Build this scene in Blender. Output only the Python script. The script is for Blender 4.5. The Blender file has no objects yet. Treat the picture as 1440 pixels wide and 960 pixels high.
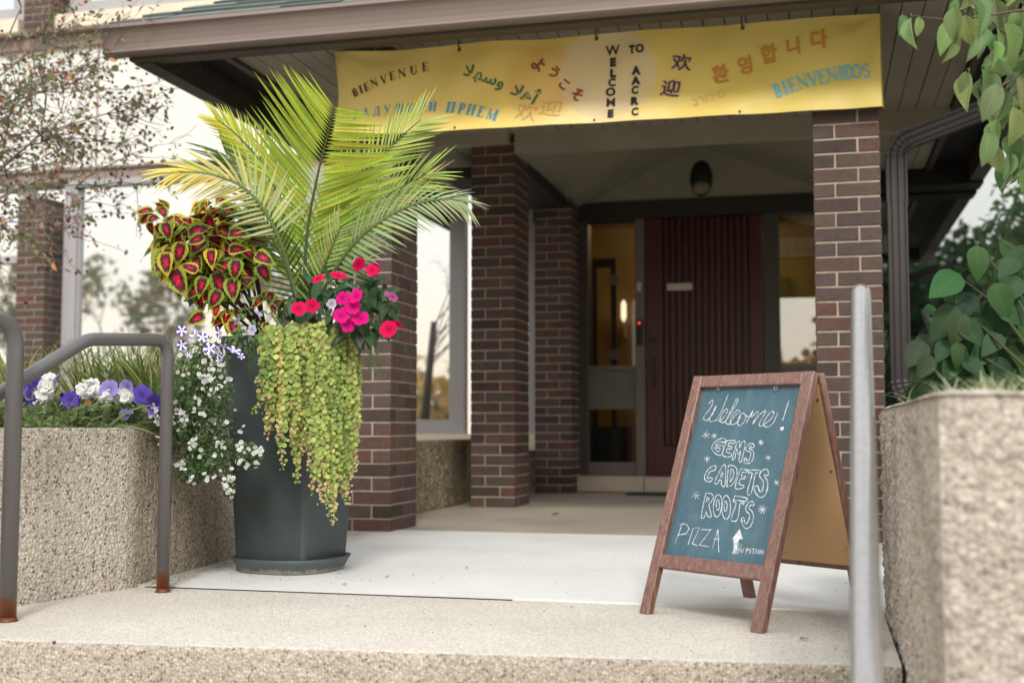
import bpy, bmesh, math, random
from mathutils import Vector, Matrix, Euler, noise
random.seed(11)
rnd = random.uniform
S = bpy.context.scene
C = S.collection

# ------------------------------------------------------------------ camera
cam_d = bpy.data.cameras.new('camera')
cam = bpy.data.objects.new('camera', cam_d); C.objects.link(cam); S.camera = cam
YAW, PITCH, FPX, EYE = math.radians(14.3), math.atan(120/1690), 1690.0, .518
cam.location = (0, 0, EYE)
cam.rotation_euler = (math.pi/2 + PITCH, 0, YAW)
cam_d.lens = FPX/1440*36; cam_d.sensor_width = 36
cam_d.clip_start = .05; cam_d.clip_end = 600
cam_d.dof.use_dof = True; cam_d.dof.focus_distance = 3.85; cam_d.dof.aperture_fstop = 2.6

# ------------------------------------------------------------------ world and sun
SUN_EL, SUN_AZ = math.radians(38), math.radians(163)     # hazy sun behind the photographer's right shoulder
W = bpy.data.worlds.new('World'); S.world = W; W.use_nodes = True
nt = W.node_tree; nt.nodes.clear()
o_ = nt.nodes.new('ShaderNodeOutputWorld'); bg = nt.nodes.new('ShaderNodeBackground')
sky = nt.nodes.new('ShaderNodeTexSky'); sky.sky_type = 'NISHITA'; sky.sun_disc = False
sky.sun_elevation = SUN_EL; sky.sun_rotation = SUN_AZ; sky.air_density = 1.0; sky.dust_density = 3.0
tc = nt.nodes.new('ShaderNodeTexCoord'); nz = nt.nodes.new('ShaderNodeTexNoise'); nz.inputs['Scale'].default_value = 2.2
nz.inputs['Detail'].default_value = 5
rp = nt.nodes.new('ShaderNodeValToRGB')
rp.color_ramp.elements[0].position = .34; rp.color_ramp.elements[0].color = (.55, .55, .55, 1)
rp.color_ramp.elements[1].position = .62; rp.color_ramp.elements[1].color = (1, 1, 1, 1)
mx = nt.nodes.new('ShaderNodeMixRGB'); mx.inputs[2].default_value = (9.8, 9.8, 9.75, 1)     # thin bright cloud over the sky
nt.links.new(tc.outputs['Generated'], nz.inputs['Vector']); nt.links.new(nz.outputs['Fac'], rp.inputs[0])
sx_ = nt.nodes.new('ShaderNodeSeparateXYZ'); nt.links.new(tc.outputs['Generated'], sx_.inputs[0])
r2_ = nt.nodes.new('ShaderNodeValToRGB'); r2_.color_ramp.elements[0].position = .02; r2_.color_ramp.elements[0].color = (.96, .85, .72, 1)
r2_.color_ramp.elements[1].position = .42; r2_.color_ramp.elements[1].color = (.96, .985, 1, 1)
nt.links.new(sx_.outputs[2], r2_.inputs[0]); sc_ = nt.nodes.new('ShaderNodeVectorMath'); sc_.operation = 'SCALE'; sc_.inputs['Scale'].default_value = 10.0
nt.links.new(r2_.outputs[0], sc_.inputs[0]); nt.links.new(sc_.outputs[0], mx.inputs[2])
nt.links.new(rp.outputs[0], mx.inputs[0]); nt.links.new(sky.outputs[0], mx.inputs[1])
nt.links.new(mx.outputs[0], bg.inputs[0]); bg.inputs[1].default_value = .115
nt.links.new(bg.outputs[0], o_.inputs[0])
sd = bpy.data.lights.new('sun', 'SUN'); sd.energy = 1.5; sd.angle = math.radians(12); sd.color = (1, .98, .95)
sun = bpy.data.objects.new('sun', sd); C.objects.link(sun)
sun.rotation_euler = (math.pi/2 - SUN_EL, 0, math.radians(180)-SUN_AZ)
S.view_settings.view_transform = 'Standard'; S.view_settings.look = 'None'
S.view_settings.exposure = 0.55; S.view_settings.gamma = 1
S.render.engine = 'CYCLES'
S.cycles.use_denoising = True
S.cycles.max_bounces = 7; S.cycles.transparent_max_bounces = 12
try: S.cycles.sample_clamp_indirect = 6
except Exception: pass

# ------------------------------------------------------------------ measuring helper: a bearing from the tripod and a distance -> a point
ct, st_, cp, sp = math.cos(YAW), math.sin(YAW), math.cos(PITCH), math.sin(PITCH)
RT = Vector((ct, st_, 0)); FW = Vector((-st_*cp, ct*cp, sp)); UPV = Vector((st_*sp, -ct*sp, cp))
def at(x, y, X=None, Y=None, Z=None, D=None):
    d = FW + RT*((x-720)/FPX) + UPV*((480-y)/FPX)
    k = D if D is not None else X/d.x if X is not None else Y/d.y if Y is not None else (Z-EYE)/d.z
    return Vector((0, 0, EYE)) + d*k

# ------------------------------------------------------------------ materials
def srgb(r, g, b):
    f = lambda c: (c/255/12.92) if c <= 10 else ((c/255+.055)/1.055)**2.4
    return (f(r), f(g), f(b), 1)
class NT:
    def __init__(s, name):
        s.m = bpy.data.materials.new(name); s.m.use_nodes = True; s.t = s.m.node_tree
        s.b = s.t.nodes['Principled BSDF']; s.o = s.t.nodes['Material Output']
    def n(s, k, **kw):
        x = s.t.nodes.new('ShaderNode'+k)
        for a, v in kw.items(): setattr(x, a, v)
        return x
    def l(s, a, b): s.t.links.new(a, b)
    def coord(s, kind='Object'):
        return s.n('TexCoord').outputs[kind]
    def noise(s, vec, scale, detail=4, rough=.55, dist=0):
        x = s.n('TexNoise'); x.inputs['Scale'].default_value = scale; x.inputs['Detail'].default_value = detail
        x.inputs['Roughness'].default_value = rough; x.inputs['Distortion'].default_value = dist; s.l(vec, x.inputs['Vector']); return x.outputs['Fac']
    def ramp(s, fac, stops):
        x = s.n('ValToRGB'); e = x.color_ramp.elements
        while len(e) < len(stops): e.new(.5)
        for q, (p, c) in zip(e, stops): q.position = p; q.color = c if len(c) == 4 else (*c, 1)
        s.l(fac, x.inputs[0]); return x.outputs[0]
    def mix(s, fac, a, b, mode='MIX'):
        x = s.n('MixRGB', blend_type=mode)
        for k, v in ((0, fac), (1, a), (2, b)):
            if hasattr(v, 'is_linked') or hasattr(v, 'links'): s.l(v, x.inputs[k])
            else: x.inputs[k].default_value = v
        return x.outputs[0]
    def math(s, op, a, b=0.0):
        x = s.n('Math', operation=op)
        for k, v in ((0, a), (1, b)):
            if hasattr(v, 'links'): s.l(v, x.inputs[k])
            else: x.inputs[k].default_value = v
        return x.outputs[0]
    def bump(s, h, strength=.4, dist=.01):
        x = s.n('Bump'); x.inputs['Strength'].default_value = strength; x.inputs['Distance'].default_value = dist
        s.l(h, x.inputs['Height']); s.l(x.outputs[0], s.b.inputs['Normal'])
    def col(s, c):
        if hasattr(c, 'links'): s.l(c, s.b.inputs['Base Color'])
        else: s.b.inputs['Base Color'].default_value = c
    def rough(s, v): s.b.inputs['Roughness'].default_value = v
def scale_c(c, k): return (min(1, c[0]*k), min(1, c[1]*k), min(1, c[2]*k), 1)
def paint(name, c, rough=.5, var=.14, sc=6, bump=0, bsc=150, metal=0, spec=.5):
    m = NT(name); v = m.coord(); f = m.noise(v, sc, 6)
    m.col(m.ramp(f, [(.25, scale_c(c, 1-var)), (.75, scale_c(c, 1+var))])); m.rough(rough)
    m.b.inputs['Metallic'].default_value = metal; m.b.inputs['Specular IOR Level'].default_value = spec
    if bump: m.bump(m.noise(v, bsc, 3), bump, .002)
    return m.m
def aggregate(name, lo, mid, hi, scale, bump, rough=.9, stain=.25, dist=.006):
    """exposed aggregate: pebbles of mixed tone in a sandy binder"""
    m = NT(name); v = m.coord()
    nzv = m.n('TexNoise'); nzv.inputs['Scale'].default_value = scale*.5; nzv.inputs['Detail'].default_value = 3; m.l(v, nzv.inputs['Vector'])
    wv = m.n('VectorMath', operation='MULTIPLY_ADD'); m.l(nzv.outputs['Color'], wv.inputs[0]); wv.inputs[1].default_value = (.6/scale,)*3; m.l(v, wv.inputs[2])
    a = m.n('TexVoronoi'); a.inputs['Scale'].default_value = scale; m.l(wv.outputs[0], a.inputs['Vector'])
    b = m.n('TexVoronoi'); b.inputs['Scale'].default_value = scale*2.3; m.l(wv.outputs[0], b.inputs['Vector'])
    sep = m.n('SeparateColor'); m.l(a.outputs['Color'], sep.inputs[0])
    sep2 = m.n('SeparateColor'); m.l(b.outputs['Color'], sep2.inputs[0])
    peb = m.ramp(sep.outputs[0], [(0, lo), (.14, lo), (.3, mid), (.7, hi), (.93, scale_c(hi, 1.15)), (1, scale_c(lo, 1.3))])
    peb2 = m.ramp(sep2.outputs[1], [(0, scale_c(mid, .75)), (.5, mid), (1, hi)])
    inside = m.ramp(a.outputs['Distance'], [(.36, (1, 1, 1)), (.55, (0, 0, 0))])
    c = m.mix(inside, peb2, peb)
    big = m.noise(v, 2.3, 6, .6)
    st = m.ramp(big, [(.3, (1-stain,)*3), (.62, (1.0, 1.0, 1.0))])
    m.col(m.mix(1.0, c, st, 'MULTIPLY')); m.rough(rough); m.b.inputs['Specular IOR Level'].default_value = .2
    h = m.math('SUBTRACT', m.math('MULTIPLY', m.noise(v, scale*2, 3), .35), m.math('ADD', a.outputs['Distance'], m.math('MULTIPLY', b.outputs['Distance'], .4)))
    m.bump(h, bump, dist)
    return m.m

def obj_col_leaf(name, rough=.58, trans=.3, var=.32, vein=True, spec=.25):
    """leaf whose own colour is the object's colour"""
    m = NT(name); oi = m.n('ObjectInfo'); v = m.coord()
    k = m.math('ADD', m.math('MULTIPLY', oi.outputs['Random'], var*2), 1-var)
    n1 = m.noise(v, 30, 3)
    k2 = m.math('MULTIPLY', k, m.math('ADD', m.math('MULTIPLY', n1, .5), .75))
    x = m.n('VectorMath', operation='SCALE'); m.l(oi.outputs['Color'], x.inputs[0]); m.l(k2, x.inputs['Scale'])
    col = x.outputs[0]
    if vein:
        uv = m.n('SeparateXYZ'); m.l(m.coord('UV'), uv.inputs[0])
        e = m.math('ABSOLUTE', m.math('SUBTRACT', uv.outputs[0], .5))
        mid = m.ramp(e, [(.0, (1, 1, 1)), (.035, (0, 0, 0))])
        w = m.math('FRACT', m.math('SUBTRACT', m.math('MULTIPLY', uv.outputs[1], 7), m.math('MULTIPLY', e, 5)))
        sv = m.ramp(w, [(0, (.5, .5, .5)), (.12, (0, 0, 0)), (.88, (0, 0, 0)), (1, (.5, .5, .5))])
        f = m.math('MULTIPLY', m.math('MAXIMUM', mid, sv), .45)
        y = m.n('VectorMath', operation='SCALE'); m.l(col, y.inputs[0]); y.inputs['Scale'].default_value = 1.9
        col = m.mix(f, col, y.outputs[0])
        m.bump(m.math('SUBTRACT', 0.5, m.math('MAXIMUM', mid, sv)), .25, .002)
    m.col(col); m.rough(rough); m.b.inputs['Specular IOR Level'].default_value = spec
    tr = m.n('BsdfTranslucent'); ms = m.n('MixShader'); ms.inputs[0].default_value = trans
    m.l(col, tr.inputs[0]); m.l(m.b.outputs[0], ms.inputs[1]); m.l(tr.outputs[0], ms.inputs[2]); m.l(ms.outputs[0], m.o.inputs[0])
    return m.m
def attr_leaf(name, rough=.5, trans=.3):
    m = NT(name); a = m.n('Attribute'); a.attribute_name = 'Col'
    m.col(a.outputs['Color']); m.rough(rough); m.b.inputs['Specular IOR Level'].default_value = .3
    tr = m.n('BsdfTranslucent'); ms = m.n('MixShader'); ms.inputs[0].default_value = trans
    m.l(a.outputs['Color'], tr.inputs[0]); m.l(m.b.outputs[0], ms.inputs[1]); m.l(tr.outputs[0], ms.inputs[2]); m.l(ms.outputs[0], m.o.inputs[0])
    return m.m
M = {}
M['leaf'] = obj_col_leaf('leaf')
M['leaf_smooth'] = obj_col_leaf('leaf_smooth', vein=False, var=.22, trans=.35)
m = NT('petal'); oi = m.n('ObjectInfo'); uv = m.n('SeparateXYZ'); m.l(m.coord('UV'), uv.inputs[0])
k = m.ramp(uv.outputs[0], [(.0, (.28, .28, .28)), (.22, (.62, .62, .62)), (.6, (.9, .9, .9)), (1, (1, 1, 1))])  # petal shading put into the colour, darkest at the centre
vn = m.math('FRACT', m.math('MULTIPLY', uv.outputs[1], 7)); k2 = m.ramp(m.math('ABSOLUTE', m.math('SUBTRACT', vn, .5)), [(0, (.86, .86, .86)), (.3, (1, 1, 1))])
c = m.mix(1, m.mix(1, oi.outputs['Color'], k, 'MULTIPLY'), k2, 'MULTIPLY'); m.col(c); m.rough(.65); m.b.inputs['Specular IOR Level'].default_value = .12
tr = m.n('BsdfTranslucent'); ms = m.n('MixShader'); ms.inputs[0].default_value = .3; m.l(c, tr.inputs[0]); m.l(m.b.outputs[0], ms.inputs[1]); m.l(tr.outputs[0], ms.inputs[2]); m.l(ms.outputs[0], m.o.inputs[0])
M['petal'] = m.m
M['foliage'] = attr_leaf('foliage')
# brick
m = NT('brick'); oi = m.n('ObjectInfo'); v = m.coord()
ad = m.n('VectorMath', operation='ADD'); m.l(v, ad.inputs[0]); m.l(oi.outputs['Location'], ad.inputs[1])
bc = m.ramp(oi.outputs['Random'], [(0, srgb(72, 60, 55)), (.25, srgb(86, 74, 69)), (.5, srgb(91, 77, 71)), (.8, srgb(96, 78, 71)), (.94, srgb(97, 73, 65)), (1, srgb(102, 71, 61))])
n1 = m.noise(ad.outputs[0], 35, 5, .7); n2 = m.noise(ad.outputs[0], 5, 3)
bc = m.mix(1, bc, m.ramp(n1, [(.3, (.74, .73, .72)), (.7, (1.12, 1.1, 1.1))]), 'MULTIPLY')
bc = m.mix(1, bc, m.ramp(n2, [(.3, (.85, .85, .85)), (.7, (1.1, 1.1, 1.1))]), 'MULTIPLY')
m.col(bc); m.rough(.8); m.b.inputs['Specular IOR Level'].default_value = .25
wv = m.noise(ad.outputs[0], 220, 3, .6); m.bump(wv, .5, .0025); M['brick'] = m.m
M['mortar'] = paint('mortar', srgb(170, 154, 138), .95, .2, 14, .6, 260, spec=.1)
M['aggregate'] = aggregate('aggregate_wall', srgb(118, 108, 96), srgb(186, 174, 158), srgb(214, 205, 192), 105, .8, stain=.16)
M['aggregate_side'] = aggregate('aggregate_wall_soiled_shaded', srgb(100, 90, 76), srgb(164, 151, 130), srgb(200, 188, 168), 105, .8, stain=.3)  # planter side face: soiling and shade both put into a darker copy
M['aggregate_dark'] = aggregate('aggregate_wall_dark', srgb(84, 74, 58), srgb(140, 126, 102), srgb(184, 170, 142), 60, 1.0, stain=.3, dist=.012)  # darker, browner and coarser aggregate for the low walls
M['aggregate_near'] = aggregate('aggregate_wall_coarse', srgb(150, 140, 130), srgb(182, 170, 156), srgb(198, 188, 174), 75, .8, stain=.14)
M['landing'] = aggregate('aggregate_floor', srgb(162, 153, 141), srgb(203, 195, 183), srgb(218, 211, 201), 190, .5, stain=.12, dist=.003)
M['step_face'] = aggregate('aggregate_riser', srgb(134, 120, 106), srgb(178, 165, 148), srgb(206, 195, 179), 120, .8, stain=.2)
# white painted floor
m = NT('white_floor_paint'); v = m.coord(); n1 = m.noise(v, 1.7, 6, .6); n2 = m.noise(v, 60, 4, .7)
c = m.ramp(n1, [(.3, srgb(214, 211, 205)), (.7, srgb(226, 224, 219))])
c = m.mix(m.ramp(n2, [(.62, (0, 0, 0)), (.8, (.35, .35, .35))]), c, srgb(170, 160, 146))
n3 = m.noise(v, 5.5, 8, .75, .6); c = m.mix(m.ramp(n3, [(.56, (0, 0, 0)), (.72, (.30, .30, .30))]), c, srgb(178, 170, 158))
sx = m.n('SeparateXYZ'); m.l(v, sx.inputs[0]); ed = m.math('ADD', m.math('MULTIPLY', m.math('ADD', sx.outputs[0], 2.16), -4.5), m.math('MULTIPLY', n3, 1.9))
c = m.mix(m.ramp(ed, [(.35, (0, 0, 0)), (.9, (.6, .6, .6))]), c, srgb(150, 140, 120))
m.col(c); m.rough(.62); m.bump(n2, .2, .002); M['white_floor'] = m.m
m = NT('grey_floor'); v = m.coord(); n1 = m.noise(v, 1.1, 6, .6, .5); n2 = m.noise(v, 140, 4, .7)
c = m.ramp(n1, [(.3, srgb(150, 139, 122)), (.7, srgb(186, 174, 156))]); c = m.mix(.25, c, m.ramp(n2, [(.4, srgb(80, 72, 60)), (.6, srgb(190, 178, 158))]))
m.col(c); m.rough(.75); m.bump(n2, .3, .002); M['grey_floor'] = m.m
M['panel'] = paint('cream_panel', srgb(226, 223, 216), .7, .02, 1.2)
M['cream'] = paint('cream_sill', srgb(228, 212, 190), .7, .05, 3)
M['trim'] = paint('taupe_trim', srgb(146, 128, 118), .45, .05, 2)
M['gutter'] = paint('taupe_gutter', srgb(138, 122, 116), .38, .05, 2, .05, 60)
M['fascia'] = paint('brown_fascia', srgb(74, 64, 56), .6, .1, 5)
M['black'] = paint('black_recess', srgb(24, 22, 20), .8, .2, 6)
M['soffit'] = paint('soffit_plank', srgb(162, 154, 138), .65, .1, 3, .2, 30)
M['vault'] = paint('vault_ceiling', srgb(158, 152, 134), .7, .08, 2)
M['frame_dark'] = paint('dark_grey_frame', srgb(72, 66, 60), .5, .1, 4)
M['frame_door'] = paint('grey_door_frame', srgb(112, 104, 96), .5, .08, 4)
M['frame_light'] = paint('light_grey_frame', srgb(168, 164, 164), .4, .05, 3)
M['header'] = paint('dark_header', srgb(44, 38, 34), .6, .15, 4)
M['sill_stone'] = paint('pale_stone', srgb(200, 184, 164), .8, .1, 7, .3, 90)
m = NT('mahogany'); v = m.coord(); mp = m.n('Mapping'); mp.inputs['Scale'].default_value = (26, 26, 1.6); m.l(v, mp.inputs[0])
n1 = m.noise(mp.outputs[0], 2.2, 5, .6, .8); m.col(m.ramp(n1, [(.3, srgb(46, 18, 13)), (.7, srgb(92, 36, 27))])); m.rough(.38); M['mahogany'] = m.m
m = NT('sign_wood'); v = m.coord(); mp = m.n('Mapping'); mp.inputs['Scale'].default_value = (24, 24, 3); m.l(v, mp.inputs[0])
n1 = m.noise(mp.outputs[0], 5, 6, .65, 1.2); n2 = m.noise(v, 12, 3)
c = m.ramp(n1, [(.28, srgb(84, 54, 46)), (.5, srgb(124, 90, 79)), (.72, srgb(150, 116, 102))]); c = m.mix(m.ramp(n2, [(.5, (0, 0, 0)), (.75, (.3, .3, .3))]), c, srgb(110, 62, 52))
m.col(c); m.rough(.4); m.bump(n1, .15, .002); M['sign_wood'] = m.m
m = NT('chalkboard'); v = m.coord(); mp = m.n('Mapping'); mp.inputs['Scale'].default_value = (4, 4, 1.4); mp.inputs['Rotation'].default_value = (0, 0, .3); m.l(v, mp.inputs[0])
n1 = m.noise(mp.outputs[0], 3.5, 7, .65, 1.2); n2 = m.noise(v, 50, 4, .7, 2.0)
c = m.ramp(n1, [(.25, srgb(58, 86, 98)), (.55, srgb(70, 100, 112)), (.8, srgb(94, 122, 132))])
c = m.mix(m.ramp(n2, [(.6, (0, 0, 0)), (.78, (.22, .22, .22))]), c, srgb(160, 180, 186))
m.col(c); m.rough(.7); M['chalkboard'] = m.m
M['chalk'] = paint('chalk', srgb(238, 240, 242), .95, .08, 160, spec=.1)
m = NT('chalk'); v = m.coord(); n1 = m.noise(v, 420, 3, .7); n2 = m.noise(v, 90, 3, .6)
m.col(srgb(236, 238, 240)); m.rough(.95); tb = m.n('BsdfTransparent'); ms = m.n('MixShader')
m.l(m.ramp(m.math('ADD', m.math('MULTIPLY', n1, .6), m.math('MULTIPLY', n2, .4)), [(.40, (.12, .12, .12)), (.52, (1, 1, 1))]), ms.inputs[0]); m.l(tb.outputs[0], ms.inputs[1]); m.l(m.b.outputs[0], ms.inputs[2]); m.l(ms.outputs[0], m.o.inputs[0])
M['chalk'] = m.m
M['hardboard'] = paint('tan_hardboard', srgb(200, 160, 114), .6, .07, 3, .1, 200)
M['metal_hook'] = paint('nickel', srgb(170, 170, 168), .3, .05, 6, metal=1)
m = NT('pot_plastic'); v = m.coord(); n1 = m.noise(v, 4, 5, .6); n2 = m.noise(v, 90, 2, .5)
c = m.ramp(n1, [(.3, srgb(54, 62, 61)), (.7, srgb(64, 73, 72))]); c = m.mix(m.ramp(n2, [(.74, (0, 0, 0)), (.79, (.5, .5, .5))]), c, srgb(140, 140, 132))
m.col(c); m.rough(.5); M['pot'] = m.m
m = NT('saucer_plastic'); v = m.coord(); s_ = m.n('SeparateXYZ'); m.l(v, s_.inputs[0]); n1 = m.noise(v, 22, 4, .7)
k = m.math('SUBTRACT', m.math('MULTIPLY', n1, .052), s_.outputs[2])
c = m.mix(m.ramp(k, [(-.0, (0, 0, 0)), (.012, (.75, .75, .75))]), srgb(74, 84, 83), srgb(160, 154, 142)); m.col(c); m.rough(.55); M['saucer'] = m.m
m = NT('rail_paint'); v = m.coord('Object'); s_ = m.n('SeparateXYZ'); m.l(v, s_.inputs[0]); n1 = m.noise(v, 24, 4, .7); n2 = m.noise(v, 120, 3, .7)
k = m.math('ADD', s_.outputs[2], m.math('MULTIPLY', n1, .09))
c = m.ramp(k, [(.06, srgb(112, 60, 34)), (.095, srgb(124, 78, 54)), (.115, srgb(104, 100, 99)), (.2, srgb(100, 97, 97))])
m.col(c); m.rough(.34); m.b.inputs['Metallic'].default_value = .25; m.bump(n2, .12, .001); M['rail'] = m.m
m = NT('steel_rail'); v = m.coord(); n2 = m.noise(v, 60, 4, .7); m.col(m.ramp(n2, [(.3, srgb(150, 148, 146)), (.7, srgb(164, 162, 160))])); m.rough(.22)
m.b.inputs['Metallic'].default_value = .55; M['steel'] = m.m
M['downspout'] = paint('downspout_paint', srgb(66, 60, 58), .42, .08, 5)
M['soil'] = paint('soil', srgb(62, 46, 34), .95, .3, 30, .8, 60)
M['lamp_black'] = paint('lamp_black', srgb(26, 24, 22), .5, .1, 8)
M['plate'] = paint('plate_metal', srgb(196, 188, 176), .4, .05, 8)
M['amber_wall'] = paint('amber_wall', srgb(176, 146, 92), .7, .1, 2)
M['box_dark'] = paint('dark_teal_box', srgb(34, 44, 52), .6, .1, 4)
m = NT('shingle'); oi = m.n('ObjectInfo'); v = m.coord('Generated'); n1 = m.noise(v, 60, 3)
c = m.ramp(oi.outputs['Random'], [(0, srgb(52, 62, 58)), (.5, srgb(84, 94, 90)), (1, srgb(120, 130, 124))]); c = m.mix(.5, c, m.ramp(n1, [(.3, srgb(30, 36, 32)), (.7, srgb(130, 138, 130))]))
m.col(c); m.rough(.9); M['shingle'] = m.m
def glass(name, dark, refl, tint=(.93, .95, .96, 1), rough=.0, see=False):
    m = NT(name); g = m.n('BsdfGlossy'); g.inputs[0].default_value = tint; g.inputs['Roughness'].default_value = rough
    if see: d = m.n('BsdfTransparent'); d.inputs[0].default_value = dark
    else: d = m.n('BsdfDiffuse'); d.inputs[0].default_value = dark
    v = m.coord(); nz = m.noise(v, 1.3, 2); bp = m.n('Bump'); bp.inputs['Strength'].default_value = .02; bp.inputs['Distance'].default_value = .01
    m.l(nz, bp.inputs['Height']); m.l(bp.outputs[0], g.inputs['Normal'])
    lw = m.n('LayerWeight'); lw.inputs[0].default_value = .12
    f = m.math('ADD', m.math('MULTIPLY', lw.outputs['Fresnel'], .6), refl)
    ms = m.n('MixShader'); m.l(f, ms.inputs[0]); m.l(d.outputs[0], ms.inputs[1]); m.l(g.outputs[0], ms.inputs[2]); m.l(ms.outputs[0], m.o.inputs[0]); return m.m
M['glass_bright'] = glass('coated_glass', (.16, .17, .17, 1), .80, (.86, .87, .86, 1), .02)
M['glass_upper'] = glass('blue_coated_glass', (.3, .36, .38, 1), .55, (.82, .92, .97, 1))
M['glass_dark'] = glass('dark_glass', (.012, .013, .012, 1), .52, (.86, .95, .98, 1))
M['glass_door'] = glass('door_glass', (.85, .85, .82, 1), .03, see=True)
M['glass_side'] = glass('side_glass', (.8, .8, .78, 1), .26, (.96, .97, .97, 1), see=True)
def emit(name, c, s):
    m = NT(name); m.b.inputs['Emission Color'].default_value = c; m.b.inputs['Emission Strength'].default_value = s; m.col(c); return m.m
M['lamp_warm'] = emit('lamp_warm', (1, .78, .46, 1), 13); M['lamp_soft'] = emit('lamp_soft', (1, .86, .62, 1), 1.1); M['led'] = emit('red_led', (1, .08, .03, 1), .8)
# banner print
m = NT('banner_cloth'); uv = m.n('SeparateXYZ'); m.l(m.coord('UV'), uv.inputs[0])
def rad(cx, cy, asp=5.9):
    dx = m.math('MULTIPLY', m.math('SUBTRACT', uv.outputs[0], cx), asp); dy = m.math('SUBTRACT', uv.outputs[1], cy)
    return m.math('SQRT', m.math('ADD', m.math('MULTIPLY', dx, dx), m.math('MULTIPLY', dy, dy)))
base = m.ramp(uv.outputs[0], [(0, srgb(230, 204, 122)), (.35, srgb(236, 204, 106)), (.7, srgb(218, 192, 96)), (1, srgb(200, 178, 86))])  # print tone, with the right end darkened to offset the sunlight there
base = m.mix(m.ramp(rad(.5, .05), [(.2, (.7, .7, .7)), (2.0, (0, 0, 0))]), base, srgb(248, 218, 158))
base = m.mix(m.ramp(rad(.405, .55), [(.34, (.55, .55, .55)), (.48, (0, 0, 0))]), base, srgb(222, 170, 88))
base = m.mix(m.ramp(rad(.525, .56), [(.50, (.75, .75, .75)), (.54, (0, 0, 0))]), base, srgb(222, 198, 156))
m.col(base); m.rough(.5); M['banner'] = m.m
def ink(n, c): M[n] = paint(n, c, .6, .1, 60)
ink('ink_black', srgb(30, 30, 26)); ink('ink_brown', srgb(66, 56, 34)); ink('ink_green', srgb(40, 108, 70)); ink('ink_rust', srgb(150, 62, 34))
ink('ink_blue', srgb(64, 150, 176)); ink('ink_sky', srgb(104, 174, 186)); ink('ink_purple', srgb(86, 44, 84)); ink('ink_orange', srgb(196, 130, 44)); ink('ink_pencil', srgb(196, 160, 98))

# ------------------------------------------------------------------ builders
def tag(o, label=None, cat=None, group=None, kind=None):
    if label: o['label'] = label
    if cat: o['category'] = cat
    if group: o['group'] = group
    if kind: o['kind'] = kind
    return o
def thing(name, label, cat, loc=(0, 0, 0), group=None):
    o = bpy.data.objects.new(name, None); C.objects.link(o); o.location = loc; o.empty_display_size = .1
    bpy_loc[o.name] = Vector(loc)
    return tag(o, label, cat, group)
bpy_loc = {}
def wloc(o):
    p = Vector((0, 0, 0))
    while o: p += Vector(o.location); o = o.parent
    return p
def link(name, mesh, parent=None, mat=None, color=None, M4=None):
    o = bpy.data.objects.new(name, mesh); C.objects.link(o)
    if parent:
        o.parent = parent
    if M4 is not None:
        if parent: M4 = wmat(parent).inverted() @ M4
        o.matrix_basis = M4
    if color: o.color = color
    return o
def wmat(o):
    m = o.matrix_basis.copy()
    while o.parent: o = o.parent; m = o.matrix_basis @ m
    return m
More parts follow.
